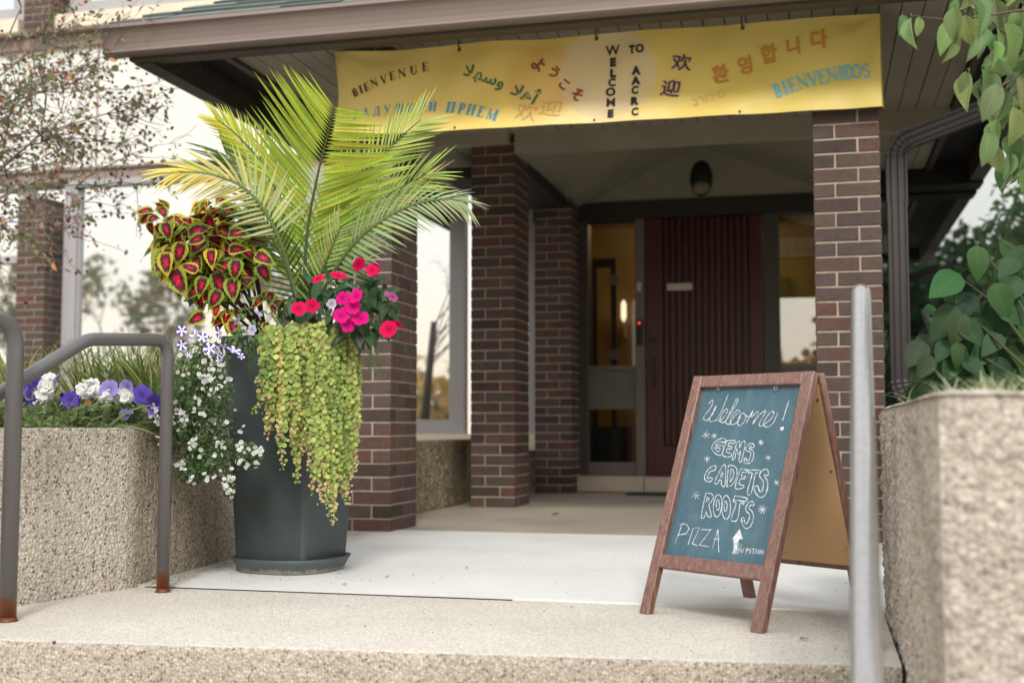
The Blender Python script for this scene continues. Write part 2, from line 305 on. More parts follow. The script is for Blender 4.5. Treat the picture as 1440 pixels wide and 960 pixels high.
class MB:
    """collects faces in world coordinates, built as one mesh whose origin is the parent's"""
    def __init__(s): s.v = []; s.f = []; s.uv = {}; s.col = []; s.mi = []; s.smooth = False
    def add(s, vs, fs, col=None, uvs=None, mi=0):
        n = len(s.v); s.v += [tuple(p) for p in vs]
        for k, f in enumerate(fs):
            if uvs: s.uv[len(s.f)] = [uvs[i] for i in f]
            s.f.append([i+n for i in f]); s.col.append(col or (1, 1, 1, 1)); s.mi.append(mi)
        return s
    def box(s, lo, hi, M4=None, col=None, mi=0, jit=0):
        (a, b, c), (d, e, f) = lo, hi
        P = [Vector(p) for p in ((a, b, c), (d, b, c), (d, e, c), (a, e, c), (a, b, f), (d, b, f), (d, e, f), (a, e, f))]
        if jit: P = [p+Vector((rnd(-jit, jit), rnd(-jit, jit), rnd(-jit, jit))) for p in P]
        if M4 is not None: P = [M4 @ p for p in P]
        return s.add(P, [(0, 3, 2, 1), (4, 5, 6, 7), (0, 1, 5, 4), (1, 2, 6, 5), (2, 3, 7, 6), (3, 0, 4, 7)], col, mi=mi)
    def tube(s, pts, r, n=8, cap=True, col=None):
        pts = [Vector(p) for p in pts]; rs = r if isinstance(r, (list, tuple)) else [r]*len(pts)
        ref = Vector((0, 0, 1)); rings = []; prev = None
        for i, p in enumerate(pts):
            t = (pts[min(i+1, len(pts)-1)]-pts[max(i-1, 0)]).normalized()
            if prev is None: a = t.orthogonal().normalized() if abs(t.z) > .95 else t.cross(ref).normalized()
            else: a = (prev - t*prev.dot(t)).normalized()
            prev = a; b = t.cross(a)
            rings.append([p+(a*math.cos(2*math.pi*k/n)+b*math.sin(2*math.pi*k/n))*rs[i] for k in range(n)])
        V = [q for r_ in rings for q in r_]; F = []
        for i in range(len(pts)-1):
            for k in range(n): F.append((i*n+k, i*n+(k+1) % n, (i+1)*n+(k+1) % n, (i+1)*n+k))
        if cap: F += [tuple(range(n))[::-1], tuple((len(pts)-1)*n+k for k in range(n))]
        return s.add(V, F, col)
    def sweep(s, prof, path, up=(0, 0, 1), side=None, cap=True, col=None):
        """prof: closed 2D profile (a,b) placed along path points with given frames [(p, A, B)]"""
        n = len(prof); V = [p+A*a+B*b for p, A, B in path for a, b in prof]; F = []
        for i in range(len(path)-1):
            for k in range(n): F.append((i*n+k, i*n+(k+1) % n, (i+1)*n+(k+1) % n, (i+1)*n+k))
        if cap: F += [tuple(range(n))[::-1], tuple((len(path)-1)*n+k for k in range(n))]
        return s.add(V, F, col)
    def mesh(s, name, mats, origin=Vector((0, 0, 0)), inv=None):
        me = bpy.data.meshes.new(name)
        vs = [tuple(inv @ Vector(p)) for p in s.v] if inv is not None else [tuple(Vector(p)-origin) for p in s.v]
        me.from_pydata(vs, [], s.f)
        for m_ in (mats if isinstance(mats, (list, tuple)) else [mats]): me.materials.append(m_)
        for k, p in enumerate(me.polygons): p.material_index = s.mi[k]; p.use_smooth = s.smooth
        if s.uv:
            L = me.uv_layers.new(name='UVMap')
            for k, p in enumerate(me.polygons):
                if k in s.uv:
                    for li, q in zip(p.loop_indices, s.uv[k]): L.data[li].uv = q
        if any(c != (1, 1, 1, 1) for c in s.col):
            a = me.color_attributes.new('Col', 'FLOAT_COLOR', 'CORNER')
            for k, p in enumerate(me.polygons):
                for li in p.loop_indices: a.data[li].color = s.col[k]
        me.update(); return me
    def build(s, name, mats, parent=None, bevel=0, color=None, recalc=False):
        inv = wmat(parent).inverted() if parent else None
        me = s.mesh(name, mats, inv=inv)
        if bevel or recalc:
            bm = bmesh.new(); bm.from_mesh(me)
            if recalc: bmesh.ops.recalc_face_normals(bm, faces=bm.faces)
            if bevel: bmesh.ops.bevel(bm, geom=bm.edges[:], offset=bevel, segments=1, affect='EDGES', clamp_overlap=True)
            bm.to_mesh(me); bm.free()
        return link(name, me, parent, color=color)
def frame(p, y, z):
    """matrix with local Y along y and local Z near z"""
    y = Vector(y).normalized(); z = Vector(z); x = y.cross(z)
    if x.length < 1e-4: x = y.orthogonal()
    x.normalize(); z = x.cross(y)
    return Matrix(((x.x, y.x, z.x, p[0]), (x.y, y.y, z.y, p[1]), (x.z, y.z, z.z, p[2]), (0, 0, 0, 1)))
def leaf_mesh(name, mat, L=1, Wd=.5, wide=.4, fold=.15, droop=.3, n=7, serr=0, wave=0, tip=1.4, sm=True, petiole=0, half=1):
    """a leaf along +Y from the origin, folded on its midrib, drooping at the tip, with UVs"""
    V = []; U = []; F = []; x0 = 0
    ph = rnd(0, 6)
    cols = (-1, -.5, 0, .5, 1) if half == 2 else (-1, 0, 1)
    for i in range(n+1):
        t = i/n
        w = (math.sin(math.pi*t**(math.log(.5)/math.log(wide))))**(.8 if t < wide else tip*.8)*Wd/2 if 0 < t < 1 else .004*Wd
        y = L*(t - .12*droop*t*t); z = -droop*L*t*t
        for a in cols:
            ww = w*(1+(serr if (i % 2) else -serr)*(abs(a) == 1))
            V.append((a*ww, y, z+abs(a)*ww*fold*2 + wave*L*math.sin(t*9+ph+a*1.7)*abs(a)*.5)); U.append((.5+.5*a, t))
    k = len(cols)
    for i in range(n):
        for j in range(k-1): F.append((i*k+j, i*k+j+1, (i+1)*k+j+1, (i+1)*k+j))
    b = MB(); b.smooth = sm; b.add(V, F, uvs=U)
    if petiole: b.tube([(0, -petiole, petiole*.25), (0, -petiole*.5, petiole*.05), (0, 0, 0)], .012*L, 4)
    return b.mesh(name, mat)
def put(name, mesh, parent, p, d, nrm, size=1.0, color=None):
    o = link(name, mesh, parent, color=color, M4=frame(p, d, nrm) @ Matrix.Diagonal((size, size, size, 1)))
    return o
def rdir(): 
    while 1:
        v = Vector((rnd(-1, 1), rnd(-1, 1), rnd(-1, 1)))
        if .1 < v.length < 1: return v.normalized()
def structure(name, mb, mat, parent=None, **kw):
    o = mb.build(name, mat, parent, **kw)
    if parent is None: o['kind'] = 'structure'
    return o
TOCAM = -FW

# ================================================================== GROUND, LANDING, STEPS
M['lawn'] = paint('lawn', srgb(112, 114, 88), .95, .3, 3, .5, 30); M['path'] = paint('path_concrete', srgb(176, 168, 156), .9, .12, 2, .3, 90)
structure('path', MB().box((-7, -9, -.75), (6, 1.4, -.68)), M['path'])
structure('road', MB().add([(-150, -16, -.745), (150, -16, -.745), (150, -9, -.745), (-150, -9, -.745)], [(0, 1, 2, 3)]), M['downspout'])
structure('ground', MB().add([(-150, -150, -.75), (150, -150, -.75), (150, 150, -.75), (-150, 150, -.75)], [(0, 1, 2, 3)]), M['lawn'])
g = MB().box((-9, 9.6, -.74), (4, 16, .0)); structure('ground_under_building', g, M['grey_floor'])
# landing slab with a slightly ragged front edge
b = MB(); nseg = 150; top = []; e = []
xa, ya, xb, yb = -3.6, 2.41, .165, 2.775
rows = []
for i in range(nseg+1):
    t = i/nseg; x = xa+(xb-xa)*t; y = ya+(yb-ya)*t
    j = noise.noise(Vector((x*22, 1, 0)))*.006 + noise.noise(Vector((x*70, 5, 0)))*.004
    k = noise.noise(Vector((x*30, 9, 0)))*.004
    rows.append([(x, 3.56, 0), (x, y+.03, 0), (x, y+.012+j, -.003+k*.4), (x, y+j*.6, -.016+k), (x, y+.002+j*.4, -.17)])
V = [p for r in rows for p in r]; F = []
for i in range(nseg):
    for k in range(4): F.append((i*5+k, i*5+k+1, (i+1)*5+k+1, (i+1)*5+k)[::-1])
mi_ = []
b.add(V, F); b.mi = [0 if (q % 4) < 2 else 1 for q in range(len(F))]; b.smooth = True
structure('landing', b, [M['landing'], M['step_face']])
for k in range(1, 4):
    s_ = MB().box((-3.6, 2.0-.3*k+.2, -.17*(k+1)), (.165, 2.78-.3*(k-1), -.17*k)); structure('step', s_, M['step_face'])
structure('white_floor', MB().box((-2.35, 3.54, -.05), (.185, 5.72, .006)).box((.185, 3.62, -.05), (.6, 5.72, .006)), M['white_floor'])
structure('floor_joint_shadow', MB().box((-2.13, 3.527, -.05), (-.9, 3.539, .002)), M['black'])  # black strip draws the joint and the shadow at the white floor's edge
structure('porch_floor', MB().box((-3.6, 5.72, -.05), (2.8, 9.62, .001)), M['grey_floor'])

# ================================================================== BRICK COLUMNS
PH, BH, JO = .0677, .0585, .0092
_bm = {}
def brick_mesh(w, d):
    k = (round(w, 3), round(d, 3))
    if k not in _bm:
        _bm[k] = []
        for q in range(5):
            b = MB().box((-w/2, -d/2, 0), (w/2, d/2, BH), jit=.0009); me = b.mesh('brick', M['brick'])
            bm = bmesh.new(); bm.from_mesh(me); bmesh.ops.bevel(bm, geom=bm.edges[:], offset=.0018, segments=1, affect='EDGES'); bm.to_mesh(me); bm.free()
            _bm[k].append(me)
    return random.choice(_bm[k])
def column(name, label, x, y, h, z0=0, W=.295, D=.397, dim=False, group='brick columns of the entrance porch', cut=None, flip=0):
    t = thing(name, label, 'column', (x, y, z0), group)
    L, H_, = .1935, .0922
    n = int(h/PH)
    i_ = .0045
    MB().box((x+i_, y+i_, z0), (x+W-i_, y+D-i_, z0+n*PH)).build('mortar_core', M['mortar'], t)
    for c in range(n):
        z = z0+.004+c*PH
        if (c+flip) % 2 == 0:
            R = [(0, 0, L, H_), (L+JO, 0, W, L), (L+JO, L+JO, W, D), (0, D-H_, L, D), (0, H_+JO, H_, D-H_-JO)]
        else:
            R = [(W-L, 0, W, H_), (0, 0, H_, L), (0, L+JO, H_, D), (W-L, D-H_, W, D), (W-H_, H_+JO, W, D-H_-JO)]
        for (a, b_, c_, d) in R:
            me = brick_mesh(c_-a, d-b_)
            o = link('brick', me, t); o.location = ((a+c_)/2+rnd(-.0012, .0012), (b_+d)/2+rnd(-.0012, .0012), z-z0)
    return t
column('brick_column', 'brick column right behind the big planter pot', -2.343, 5.61, 2.47, flip=1)
column('brick_column', 'brick column behind the chalkboard sign, under the right end of the banner', -.006, 5.60, 2.2, flip=0)
column('brick_column', 'brick column in the middle of the porch, left of the entrance door', -2.197, 7.53, 2.47, flip=1)
column('brick_column', 'shaded brick column farthest back, beside the door frame', -2.165, 9.22, 2.37, D=.38, flip=0)
column('brick_pilaster', 'far brick pilaster between the lower windows, behind the branches', -7.03, 9.38, 2.5, z0=.15, D=.3, group='far brick pilasters')
column('brick_pilaster', 'far brick pilaster between the upper windows at top left', -7.03, 9.38, 1.3, z0=4.16, D=.3, group='far brick pilasters')

# ================================================================== BUILDING WALL (plane Y = 9.6)
t = thing('building', 'cream panelled building behind the porch with large reflecting windows', 'building', (-5, 9.6, 0))
YW = 9.6
p_ = MB().box((-14, YW, 2.882), (-1.9, 9.9, 4.03)).build('wall_panel', M['panel'], t)
MB().box((-1.9, YW, 2.882), (7, 9.9, 4.03)).build('wall_panel', M['panel'], t)
MB().box((-6.39, YW-.006, 2.875), (-6.375, YW-.0, 4.03)).build('panel_joint', M['trim'], t)
for (a, c, e) in ((4.03, 4.14, .05), (4.14, 4.155, .075), (2.765, 2.86, .04), (2.86, 2.882, .07)):
    MB().box((-14, YW-e, a), (7, 9.9, c)).build('trim_band', M['trim'], t)
MB().box((-6.73, 9.42, 4.16), (2, 9.9, 4.29)).build('window_sill', M['cream'], t)
MB().box((-14, 9.42, 4.16), (-7.12, 9.9, 4.29)).build('window_sill', M['cream'], t)
def window(par, x0, x1, z0, z1, gl, fr='frame_light', fw=.09, mull=(), trans=(), y=9.6, dep=.06):
    f = MB()
    f.box((x0, y-dep, z0), (x0+fw, y+.05, z1)).box((x1-fw, y-dep, z0), (x1, y+.05, z1))
    f.box((x0+fw, y-dep+.002, z0), (x1-fw, y+.05, z0+fw)).box((x0+fw, y-dep+.002, z1-min(fw, .06)), (x1-fw, y+.05, z1))
    for q in mull: f.box((q-.03, y-dep+.006, z0+fw), (q+.03, y+.04, z1-fw))
    for q in trans: f.box((x0+fw, y-dep+.008, q-.035), (x1-fw, y+.04, q+.035))
    # inner rebate line
    f.box((x0+fw, y-dep+.03, z0+fw), (x0+fw+.02, y+.04, z1-fw)).box((x1-fw-.02, y-dep+.03, z0+fw), (x1-fw, y+.04, z1-fw))
    o = f.build('window_frame', M[fr], par)
    MB().box((x0+fw*.5, y, z0+fw*.5), (x1-fw*.5, y+.012, z1-fw*.5)).build('pane', M[gl], o)
    return o
window(t, -6.66, -4.2, .46, 2.765, 'glass_bright', fw=.13)
window(t, -4.2, -2.84, .46, 2.765, 'glass_bright', fw=.12)
window(t, -2.77, -2.18, .46, 2.765, 'glass_bright', fw=.1)
window(t, -9.4, -7.03, .46, 2.765, 'glass_bright', fw=.1, trans=(2.06,))
window(t, -12.4, -9.5, .46, 2.765, 'glass_bright', fw=.1)
MB().box((-14, YW-.12, .33), (-2.2, 9.8, .46)).build('lower_sill', M['cream'], t)
MB().box((-14, YW-.05, -.7), (-2.2, 9.9, .33)).build('base_wall', M['aggregate_dark'], t)
window(t, -6.66, -3.6, 4.29, 6.2, 'glass_upper', fw=.14)
window(t, -3.5, 0, 4.29, 6.2, 'glass_upper', fw=.14)
window(t, -9.6, -7.12, 4.29, 6.2, 'glass_upper', fw=.14)
# right-hand glass wall of the building
window(t, .24, 2.15, .2, 2.72, 'glass_dark', fr='header', fw=.05)
window(t, 2.2, 4.6, .2, 2.72, 'glass_dark', fr='header', fw=.05)

# ================================================================== ENTRANCE: frame, sidelights, door
t = thing('door_surround', 'dark grey frame with two tall sidelights around the entrance door', 'door frame', (-.9, YW, 0))
MB().box((-2.25, YW-.06, 2.19), (.3, 9.75, 2.335)).build('header', M['header'], t)
for a, c, mt in ((-1.93, -1.80, 'frame_dark'), (-1.415, -1.335, 'frame_door'), (-.405, -.28, 'frame_dark'), (.12, .24, 'frame_dark')):
    MB().box((a, YW-.05, .12), (c, 9.72, 2.19)).build('post', M[mt], t, bevel=.004)
def sidelight(x0, x1, lab):
    MB().box((x0, YW-.03, .13), (x1, 9.68, .235)).build('bottom_rail', M['frame_door'], t)
    MB().box((x0, YW-.03, .66), (x1, 9.68, .70)).build('rail', M['frame_door'], t)
    MB().box((x0, YW-.012, .70), (x1, 9.66, .975)).build('solid_panel', M['frame_door'], t)
    MB().box((x0, YW-.03, .975), (x1, 9.68, 1.01)).build('rail', M['frame_door'], t)
    MB().box((x0, YW+.0, 1.01), (x1, 9.612, 2.19)).build('pane', M['glass_door' if lab else 'glass_side'], t)
    MB().box((x0, YW+.0, .235), (x1, 9.612, .66)).build('pane', M['glass_door'], t)
sidelight(-1.80, -1.415, 1); sidelight(-.28, .12, 0)
MB().box((-2.0, YW-.16, .006), (-1.345, 9.75, .128)).build('threshold_stone', M['sill_stone'], t, bevel=.006)
MB().box((-1.34, YW-.158, .006), (.3, 9.75, .126)).build('threshold_stone', M['sill_stone'], t, bevel=.006)
kp = MB().box((-1.40, YW-.085, 1.17), (-1.355, YW-.05, 1.37)).build('keypad', M['lamp_black'], t, bevel=.004)
MB().box((-1.386, YW-.09, 1.335), (-1.368, YW-.084, 1.352)).build('indicator_light', M['led'], kp)
MB().box((-1.40, YW-.07, 1.60), (-1.362, YW-.05, 1.675)).build('doorbell', M['plate'], t, bevel=.004)
t = thing('entrance_door', 'dark red wooden entrance door with narrow vertical slats', 'door', (-.87, YW, .13))
MB().box((-1.33, YW-.006, .13), (-.41, 9.66, 2.185)).build('door_leaf', M['mahogany'], t)
for a, c in ((-1.33, -1.19), (-.51, -.41)): MB().box((a, YW-.055, .13), (c, YW-.006, 2.185)).build('stile', M['mahogany'], t, bevel=.003)
MB().box((-1.19, YW-.054, .13), (-.51, YW-.006, .36)).build('bottom_rail', M['mahogany'], t)
for k in range(13):
    x = -1.175+k*.0515
    MB().box((x, YW-.062, .37), (x+.027, YW-.008, 2.18)).build('slat', M['mahogany'], t, bevel=.003)
hd = MB().tube([(-1.27, YW-.09, .82), (-1.27, YW-.09, 1.07)], .011, 8).tube([(-1.27, YW-.03, .85), (-1.27, YW-.09, .85)], .008, 6).tube([(-1.27, YW-.03, 1.04), (-1.27, YW-.09, 1.04)], .008, 6).build('pull_handle', M['lamp_black'], t)
MB().tube([(-1.27, YW-.05, 1.21), (-1.27, YW-.068, 1.21)], .022, 12).build('lock_cylinder', M['lamp_black'], t)
MB().box((-1.155, YW-.072, 1.60), (-.955, YW-.062, 1.655)).build('name_plate', M['plate'], t, bevel=.002)
tag(MB().box((-1.42, 9.05, .002), (-.3, 9.4, .014)).build('door_mat', M['box_dark']), 'dark flat mat on the porch floor before the entrance door', 'mat')
# vestibule behind the glass
v_ = MB()
v_.box((-2.4, 12.4, 0), (.8, 12.5, 2.6)).box((-2.45, 9.75, 0), (-2.4, 12.5, 2.6)).box((.8, 9.75, 0), (.85, 12.5, 2.6)).box((-2.4, 9.76, 2.6), (.8, 12.5, 2.65))
structure('vestibule_wall', v_, M['amber_wall'])
structure('vestibule_floor', MB().box((-2.4, 9.75, .0), (.8, 12.4, .1)), M['grey_floor'])
q0, q1, q2 = at(862, 400, Y=10.4), at(842, 400, Y=10.4), at(878, 400, Y=10.4)
t = thing('inner_door', 'inner glazed door standing half open behind the left sidelight', 'door', (q0.x, 10.4, .1))
MB().box((q0.x-.02, 10.4, .1), (q0.x+.025, 10.44, 2.0)).box((q1.x-.06, 10.4, .1), (q1.x-.02, 10.44, 2.0)).box((q1.x-.02, 10.4, 1.92), (q0.x-.02, 10.44, 2.0)).box((q1.x-.02, 10.4, .1), (q0.x-.02, 10.44, .25)).build('door_frame', M['frame_dark'], t)
for yy in (393, 498):
    z = at(862, yy, Y=10.39).z; MB().box((q0.x-.04, 10.385, z-.045), (q0.x+.06, 10.399, z+.045)).build('hinge', M['plate'], t)
q3 = at(877, 437, Y=12.25)
t = thing('wall_sconce', 'small lit sconce inside the hall seen through the left sidelight', 'lamp', (q3.x, 12.3, q3.z))
b = MB(); b.smooth = True
b.tube([q3+Vector((0, 0, -.11)), q3+Vector((0, 0, -.07)), q3+Vector((0, 0, .07)), q3+Vector((0, 0, .11))], [.010, .028, .028, .010], 10); b.build('bulb', M['lamp_soft'], t)
MB().box((q3.x-.012, 12.28, q3.z-.28), (q3.x+.012, 12.4, q3.z-.10)).build('bracket', M['plate'], t)
t = thing('added_hall_lamp', 'added warm ceiling lamp lighting the hall, out of view behind the slatted red door', 'lamp', (-.95, 11.6, 2.5))  # unseen lamp put in to light the hall
b = MB(); b.smooth = True; b.tube([(-.95, 11.6, 2.595), (-.95, 11.6, 2.5), (-.95, 11.6, 2.44), (-.95, 11.6, 2.41)], [.13, .14, .09, .02], 14); b.build('shade', M['lamp_warm'], t)
tag(MB().box((-1.93, 10.0, .1), (-1.56, 10.3, .52)).build('storage_box', M['box_dark'], bevel=.01), 'dark box on the hall floor behind the lower left sidelight', 'box')
q4, q5 = at(1086, 390, Y=12.36), at(1113, 445, Y=12.36)
tag(MB().box((q4.x, 12.33, q5.z), (q5.x, 12.38, q4.z)).build('notice_board', M['black'], bevel=.01), 'dark board on the hall wall behind the right sidelight', 'board')
# oval wall lamp over the door
t = thing('bulkhead_lamp', 'oval black lamp with pale lens on the gable over the door', 'lamp', (-.877, 9.56, 2.49))
b = MB(); b.smooth = True; V = []; F = []; nu, nv = 20, 8
for i in range(nv+1):
    a = i/nv*math.pi/2
    for k in range(nu):
        q = 2*math.pi*k/nu; V.append((-.877+.092*math.cos(a)*math.cos(q), 9.575-.075*math.sin(a), 2.495+.15*math.cos(a)*math.sin(q)))
for i in range(nv):
    for k in range(nu): F.append((i*nu+k, i*nu+(k+1) % nu, (i+1)*nu+(k+1) % nu, (i+1)*nu+k))
b.add(V, F); b.build('housing', M['lamp_black'], t)
b = MB(); b.smooth = True; V = []; F = []
for i in range(nv+1):
    a = i/nv*math.pi/2
    for k in range(nu):
        q = 2*math.pi*k/nu; V.append((-.877+.068*math.cos(a)*math.cos(q), 9.53-.052*math.sin(a), 2.415+.055*math.cos(a)*math.sin(q)))
for i in range(nv):
    for k in range(nu): F.append((i*nu+k, i*nu+(k+1) % nu, (i+1)*nu+(k+1) % nu, (i+1)*nu+k))
b.add(V, F); b.build('lens', M['trim'], t)

# ================================================================== PORCH ROOF
t = thing('porch_roof', 'low brown porch roof with gutter, shingles and planked soffit', 'roof', (-1, 5.2, 2.3))
X0, X1, YF, ZS = -3.30, 1.20, 5.22, 2.45
# K-style gutter, front run: profile (outwards, up)
kp_ = [(.0, 0), (.072, 0), (.080, .006), (.080, .014), (.074, .018), (.078, .040), (.088, .066), (.100, .088), (.112, .104), (.122, .110), (.128, .114), (.128, .132), (.118, .134), (.116, .120), (.0, .118)]
zg = 2.35
path = [(Vector((X0-.09, YF, zg)), Vector((0, -1, 0)), Vector((0, 0, 1))), (Vector((X1+.09, YF, zg)), Vector((0, -1, 0)), Vector((0, 0, 1)))]
gt = MB().sweep(kp_, path).build('gutter', M['gutter'], t, recalc=True)
# end cap, following the profile
cap = MB().sweep([(a+(.003 if 0 < a else 0), z) for a, z in kp_], [(Vector((X0-.098, YF, zg)), Vector((0, -1, 0)), Vector((0, 0, 1))), (Vector((X0-.09, YF, zg)), Vector((0, -1, 0)), Vector((0, 0, 1)))])
cap.build('end_cap', M['gutter'], gt, recalc=True)
# fascia boards
MB().box((X0, YF+.002, 2.335), (X1, YF+.05, 2.50)).build('front_fascia', M['fascia'], t)
MB().box((X0, YF+.05, 2.33), (X0+.10, 9.55, 2.52)).build('side_fascia', M['fascia'], t)
MB().box((X1-.10, YF+.05, 2.32), (X1, 9.55, 2.52)).build('side_fascia', M['fascia'], t)
MB().box((X0+.05, YF+.05, 2.352), (X1-.05, YF+.14, 2.50)).build('soffit_trim', M['fascia'], t)
for a, c in ((X0+.10, X0+.36), (X1-.36, X1-.10)): MB().box((a, YF+.14, 2.47), (c, 9.55, 2.52)).build('vent_strip', M['black'], t)
for a, c in ((X0+.36, X0+.40), (X1-.40, X1-.36)): MB().box((a, YF+.14, 2.405), (c, 9.55, 2.52)).build('soffit_trim', M['fascia'], t)
k = 0; x = X0+.402
while x < X1-.405:
    w = min(.1, X1-.405-x); y1 = 9.3 if (x < -2.15 or x > .26) else 7.52
    MB().box((x, YF+.142, ZS-.022), (x+w-.006, y1, ZS), jit=.0008).build('soffit_plank', M['soffit'], t); x += w
MB().box((X0+.1, YF+.05, 2.475), (X1-.1, 7.6, 2.53)).build('roof_deck', M['black'], t)
MB().box((.35, 9.28, 2.30), (X1, 9.54, 2.475)).build('rear_beam', M['black'], t)
MB().box((X0+.1, 7.6, 2.475), (-2.15, 9.5, 2.53)).build('roof_deck', M['black'], t)
MB().box((.34, 7.6, 2.475), (X1-.1, 9.5, 2.53)).build('roof_deck', M['black'], t)
MB().box((-1.90, 7.52, 2.30), (X1-.36, 7.60, 2.428)).build('cross_beam', M['soffit'], t)
MB().box((-2.9, 7.46, 2.36), (-1.93, 7.525, 2.428)).build('cross_beam', M['soffit'], t)
MB().box((-2.5, 7.93, 2.24), (-1.90, 9.2, 2.32)).build('side_header', M['header'], t)
# vaulted ceiling behind the beam
RX, RZ = -.885, 2.76
def quad(*p): return MB().add([Vector(q) for q in p], [tuple(range(len(p)))])
b = MB()
def slab(b, P, th=.03):
    P = [Vector(q) for q in P]; nrm = (P[1]-P[0]).cross(P[2]-P[0]).normalized()
    if nrm.z < 0: nrm = -nrm
    n = len(P); b.add(P+[q+nrm*th for q in P], [tuple(range(n)), tuple(range(n, 2*n))[::-1]]+[(i, (i+1) % n, (i+1) % n+n, i+n) for i in range(n)])
slab(b, [(-2.12, 9.2, 2.262), (-1.97, 9.56, 2.265), (RX, 9.56, RZ), (RX, 8.25, RZ), (-1.52, 8.25, 2.50)])
b.build('vault_slope', M['vault'], t)
b = MB(); slab(b, [(.3, 7.6, 2.262), (.3, 9.56, 2.265), (RX, 9.56, RZ), (RX, 8.25, RZ), (RX+.3, 7.6, 2.62)]); b.build('vault_slope', M['vault'], t)
b = MB(); slab(b, [(-1.90, 7.6, 2.31), (-1.52, 8.25, 2.503), (-2.13, 9.21, 2.258)]); b.build('vault_valley', M['soffit'], t)
b = MB(); slab(b, [(-1.90, 7.6, 2.31), (-1.52, 8.25, 2.51), (RX, 8.25, 2.765), (RX+.3, 7.6, 2.63)]); b.build('vault_valley', M['vault'], t)
b = MB().add([(-2.3, 9.562, 2.33), (.35, 9.562, 2.33), (.35, 9.562, 2.9), (-2.3, 9.562, 2.9)], [(0, 1, 2, 3)]); b.build('gable_panel', M['vault'], t)
# roof slopes (hipped) and the shingle courses along the front edge
SL = .55; e_ = .06; zt = 2.475
fx0, fx1, fy = X0-.06, X1+.06, YF-.10
rg = 1.9
roof = MB()
A = Vector((fx0, fy, zt)); B = Vector((fx1, fy, zt)); A2 = Vector((fx0+rg, fy+rg, zt+SL*rg)); B2 = Vector((fx1-rg, fy+rg, zt+SL*rg))
A3 = Vector((fx0, 9.6, zt)); A4 = Vector((fx0+rg, 9.6, zt+SL*rg)); B3 = Vector((fx1, 9.6, zt)); B4 = Vector((fx1-rg, 9.6, zt+SL*rg))
roof.add([A, B, B2, A2, A3, A4, B3, B4], [(0, 1, 2, 3), (0, 3, 5, 4), (1, 6, 7, 2), (3, 2, 7, 5)])
roof.build('roof_slope', M['shingle'], t)
sl_n = Vector((0, -SL, 1)).normalized(); sl_u = Vector((0, 1, SL)).normalized()
nshg = 0
for r in range(9):
    x = fx0 + .13*r + .02 - (.15 if r % 2 else 0)
    while x < fx1-.13*r-.05 and nshg < 150:
        xs, xe = max(x, fx0+.13*r), min(x+.298, fx1-.13*r)
        if xe-xs > .03:
            p = Vector((0, fy-.012, zt+.004)) + sl_u*(.135*r); th = rnd(.006, .013)
            P = [Vector((xs, 0, 0))+p, Vector((xe, 0, 0))+p, Vector((xe, 0, 0))+p+sl_u*.15, Vector((xs, 0, 0))+p+sl_u*.15]
            mb = MB().add([q+sl_n*.004 for q in P[:2]]+[q+sl_n*.001 for q in P[2:]]+[q+sl_n*th*1.8 for q in P[:2]]+[q+sl_n*.004 for q in P[2:]],
                          [(0, 3, 2, 1), (4, 5, 6, 7), (0, 1, 5, 4), (1, 2, 6, 5), (2, 3, 7, 6), (3, 0, 4, 7)])
            mb.build('shingle', M['shingle'], t); nshg += 1
        x += .304
# low side walls of the porch
lw_ = thing('low_wall', 'low rough concrete wall between the two left brick columns', 'wall', (-2.4, 7.5, 0)); MB().box((-2.56, 6.3, 0), (-2.335, 9.3, .43)).build('wall_body', M['aggregate_dark'], lw_, bevel=.006)
LOWW = lw_

# ================================================================== DOWNSPOUT
t = thing('downspout', 'dark ribbed downspout beside the right brick column', 'downspout', (.385, 5.95, .5))
def spout_prof(w=.09, d=.062):
    P = []; 
    for (x0_, y0_, x1_, y1_, nn) in ((-w/2, -d/2, w/2, -d/2, 12), (w/2, -d/2, w/2, d/2, 8), (w/2, d/2, -w/2, d/2, 12), (-w/2, d/2, -w/2, -d/2, 8)):
        for k in range(nn):
            u = k/nn; x = x0_+(x1_-x0_)*u; y = y0_+(y1_-y0_)*u; ins = .003 if (k % 4) in (2,) else 0
            if nn == 12: y += ins*(1 if y0_ < 0 else -1)
            else: x += ins*(1 if x0_ < 0 else -1)
            P.append((x, y))
    return P
pr = spout_prof(); cx, cy = .380, 5.97
def run(pts, name, sc=1.0, ribs=False):
    pts = [Vector(p) for p in pts]; path = []
    for i, p in enumerate(pts):
        tg = (pts[min(i+1, len(pts)-1)]-pts[max(i-1, 0)]).normalized(); Bv = Vector((0, 1, 0)); A_ = Bv.cross(tg).normalized()
        s2 = sc*(1.04 if (ribs and i % 2) else .97 if ribs else 1)
        path.append((p, A_*s2, Bv*s2))
    MB().sweep(pr, path).build(name, M['downspout'], t, recalc=True)
def arc(c, r, a0, a1, n): return [(c[0]+r*math.cos(a0+(a1-a0)*i/n), c[1], c[2]+r*math.sin(a0+(a1-a0)*i/n)) for i in range(n+1)]
run([(cx, cy, .74), (cx, cy, 1.60)], 'pipe'); run([(cx, cy, 1.585), (cx, cy, 1.80)], 'pipe_sleeve', 1.07)
up = arc((cx+.10, cy, 1.80), .10, math.pi, math.pi*.61, 10); run(up, 'elbow', 1.03, True)
e1 = Vector(up[-1]); run([e1, e1+Vector((.80, 0, .28))], 'outlet_pipe')
lo = arc((cx+.13, cy, .74), .13, math.pi, math.pi*1.33, 12); run(lo, 'elbow', 1.03, True)
e2 = Vector(lo[-1]); run([e2, e2+Vector((.16, -.02, -.10))], 'outlet_pipe')

# ================================================================== CONCRETE PLANTERS
t = thing('planter_wall', 'left aggregate concrete planter holding petunias, beside the handrail', 'planter', (-2.6, 3.5, 0))
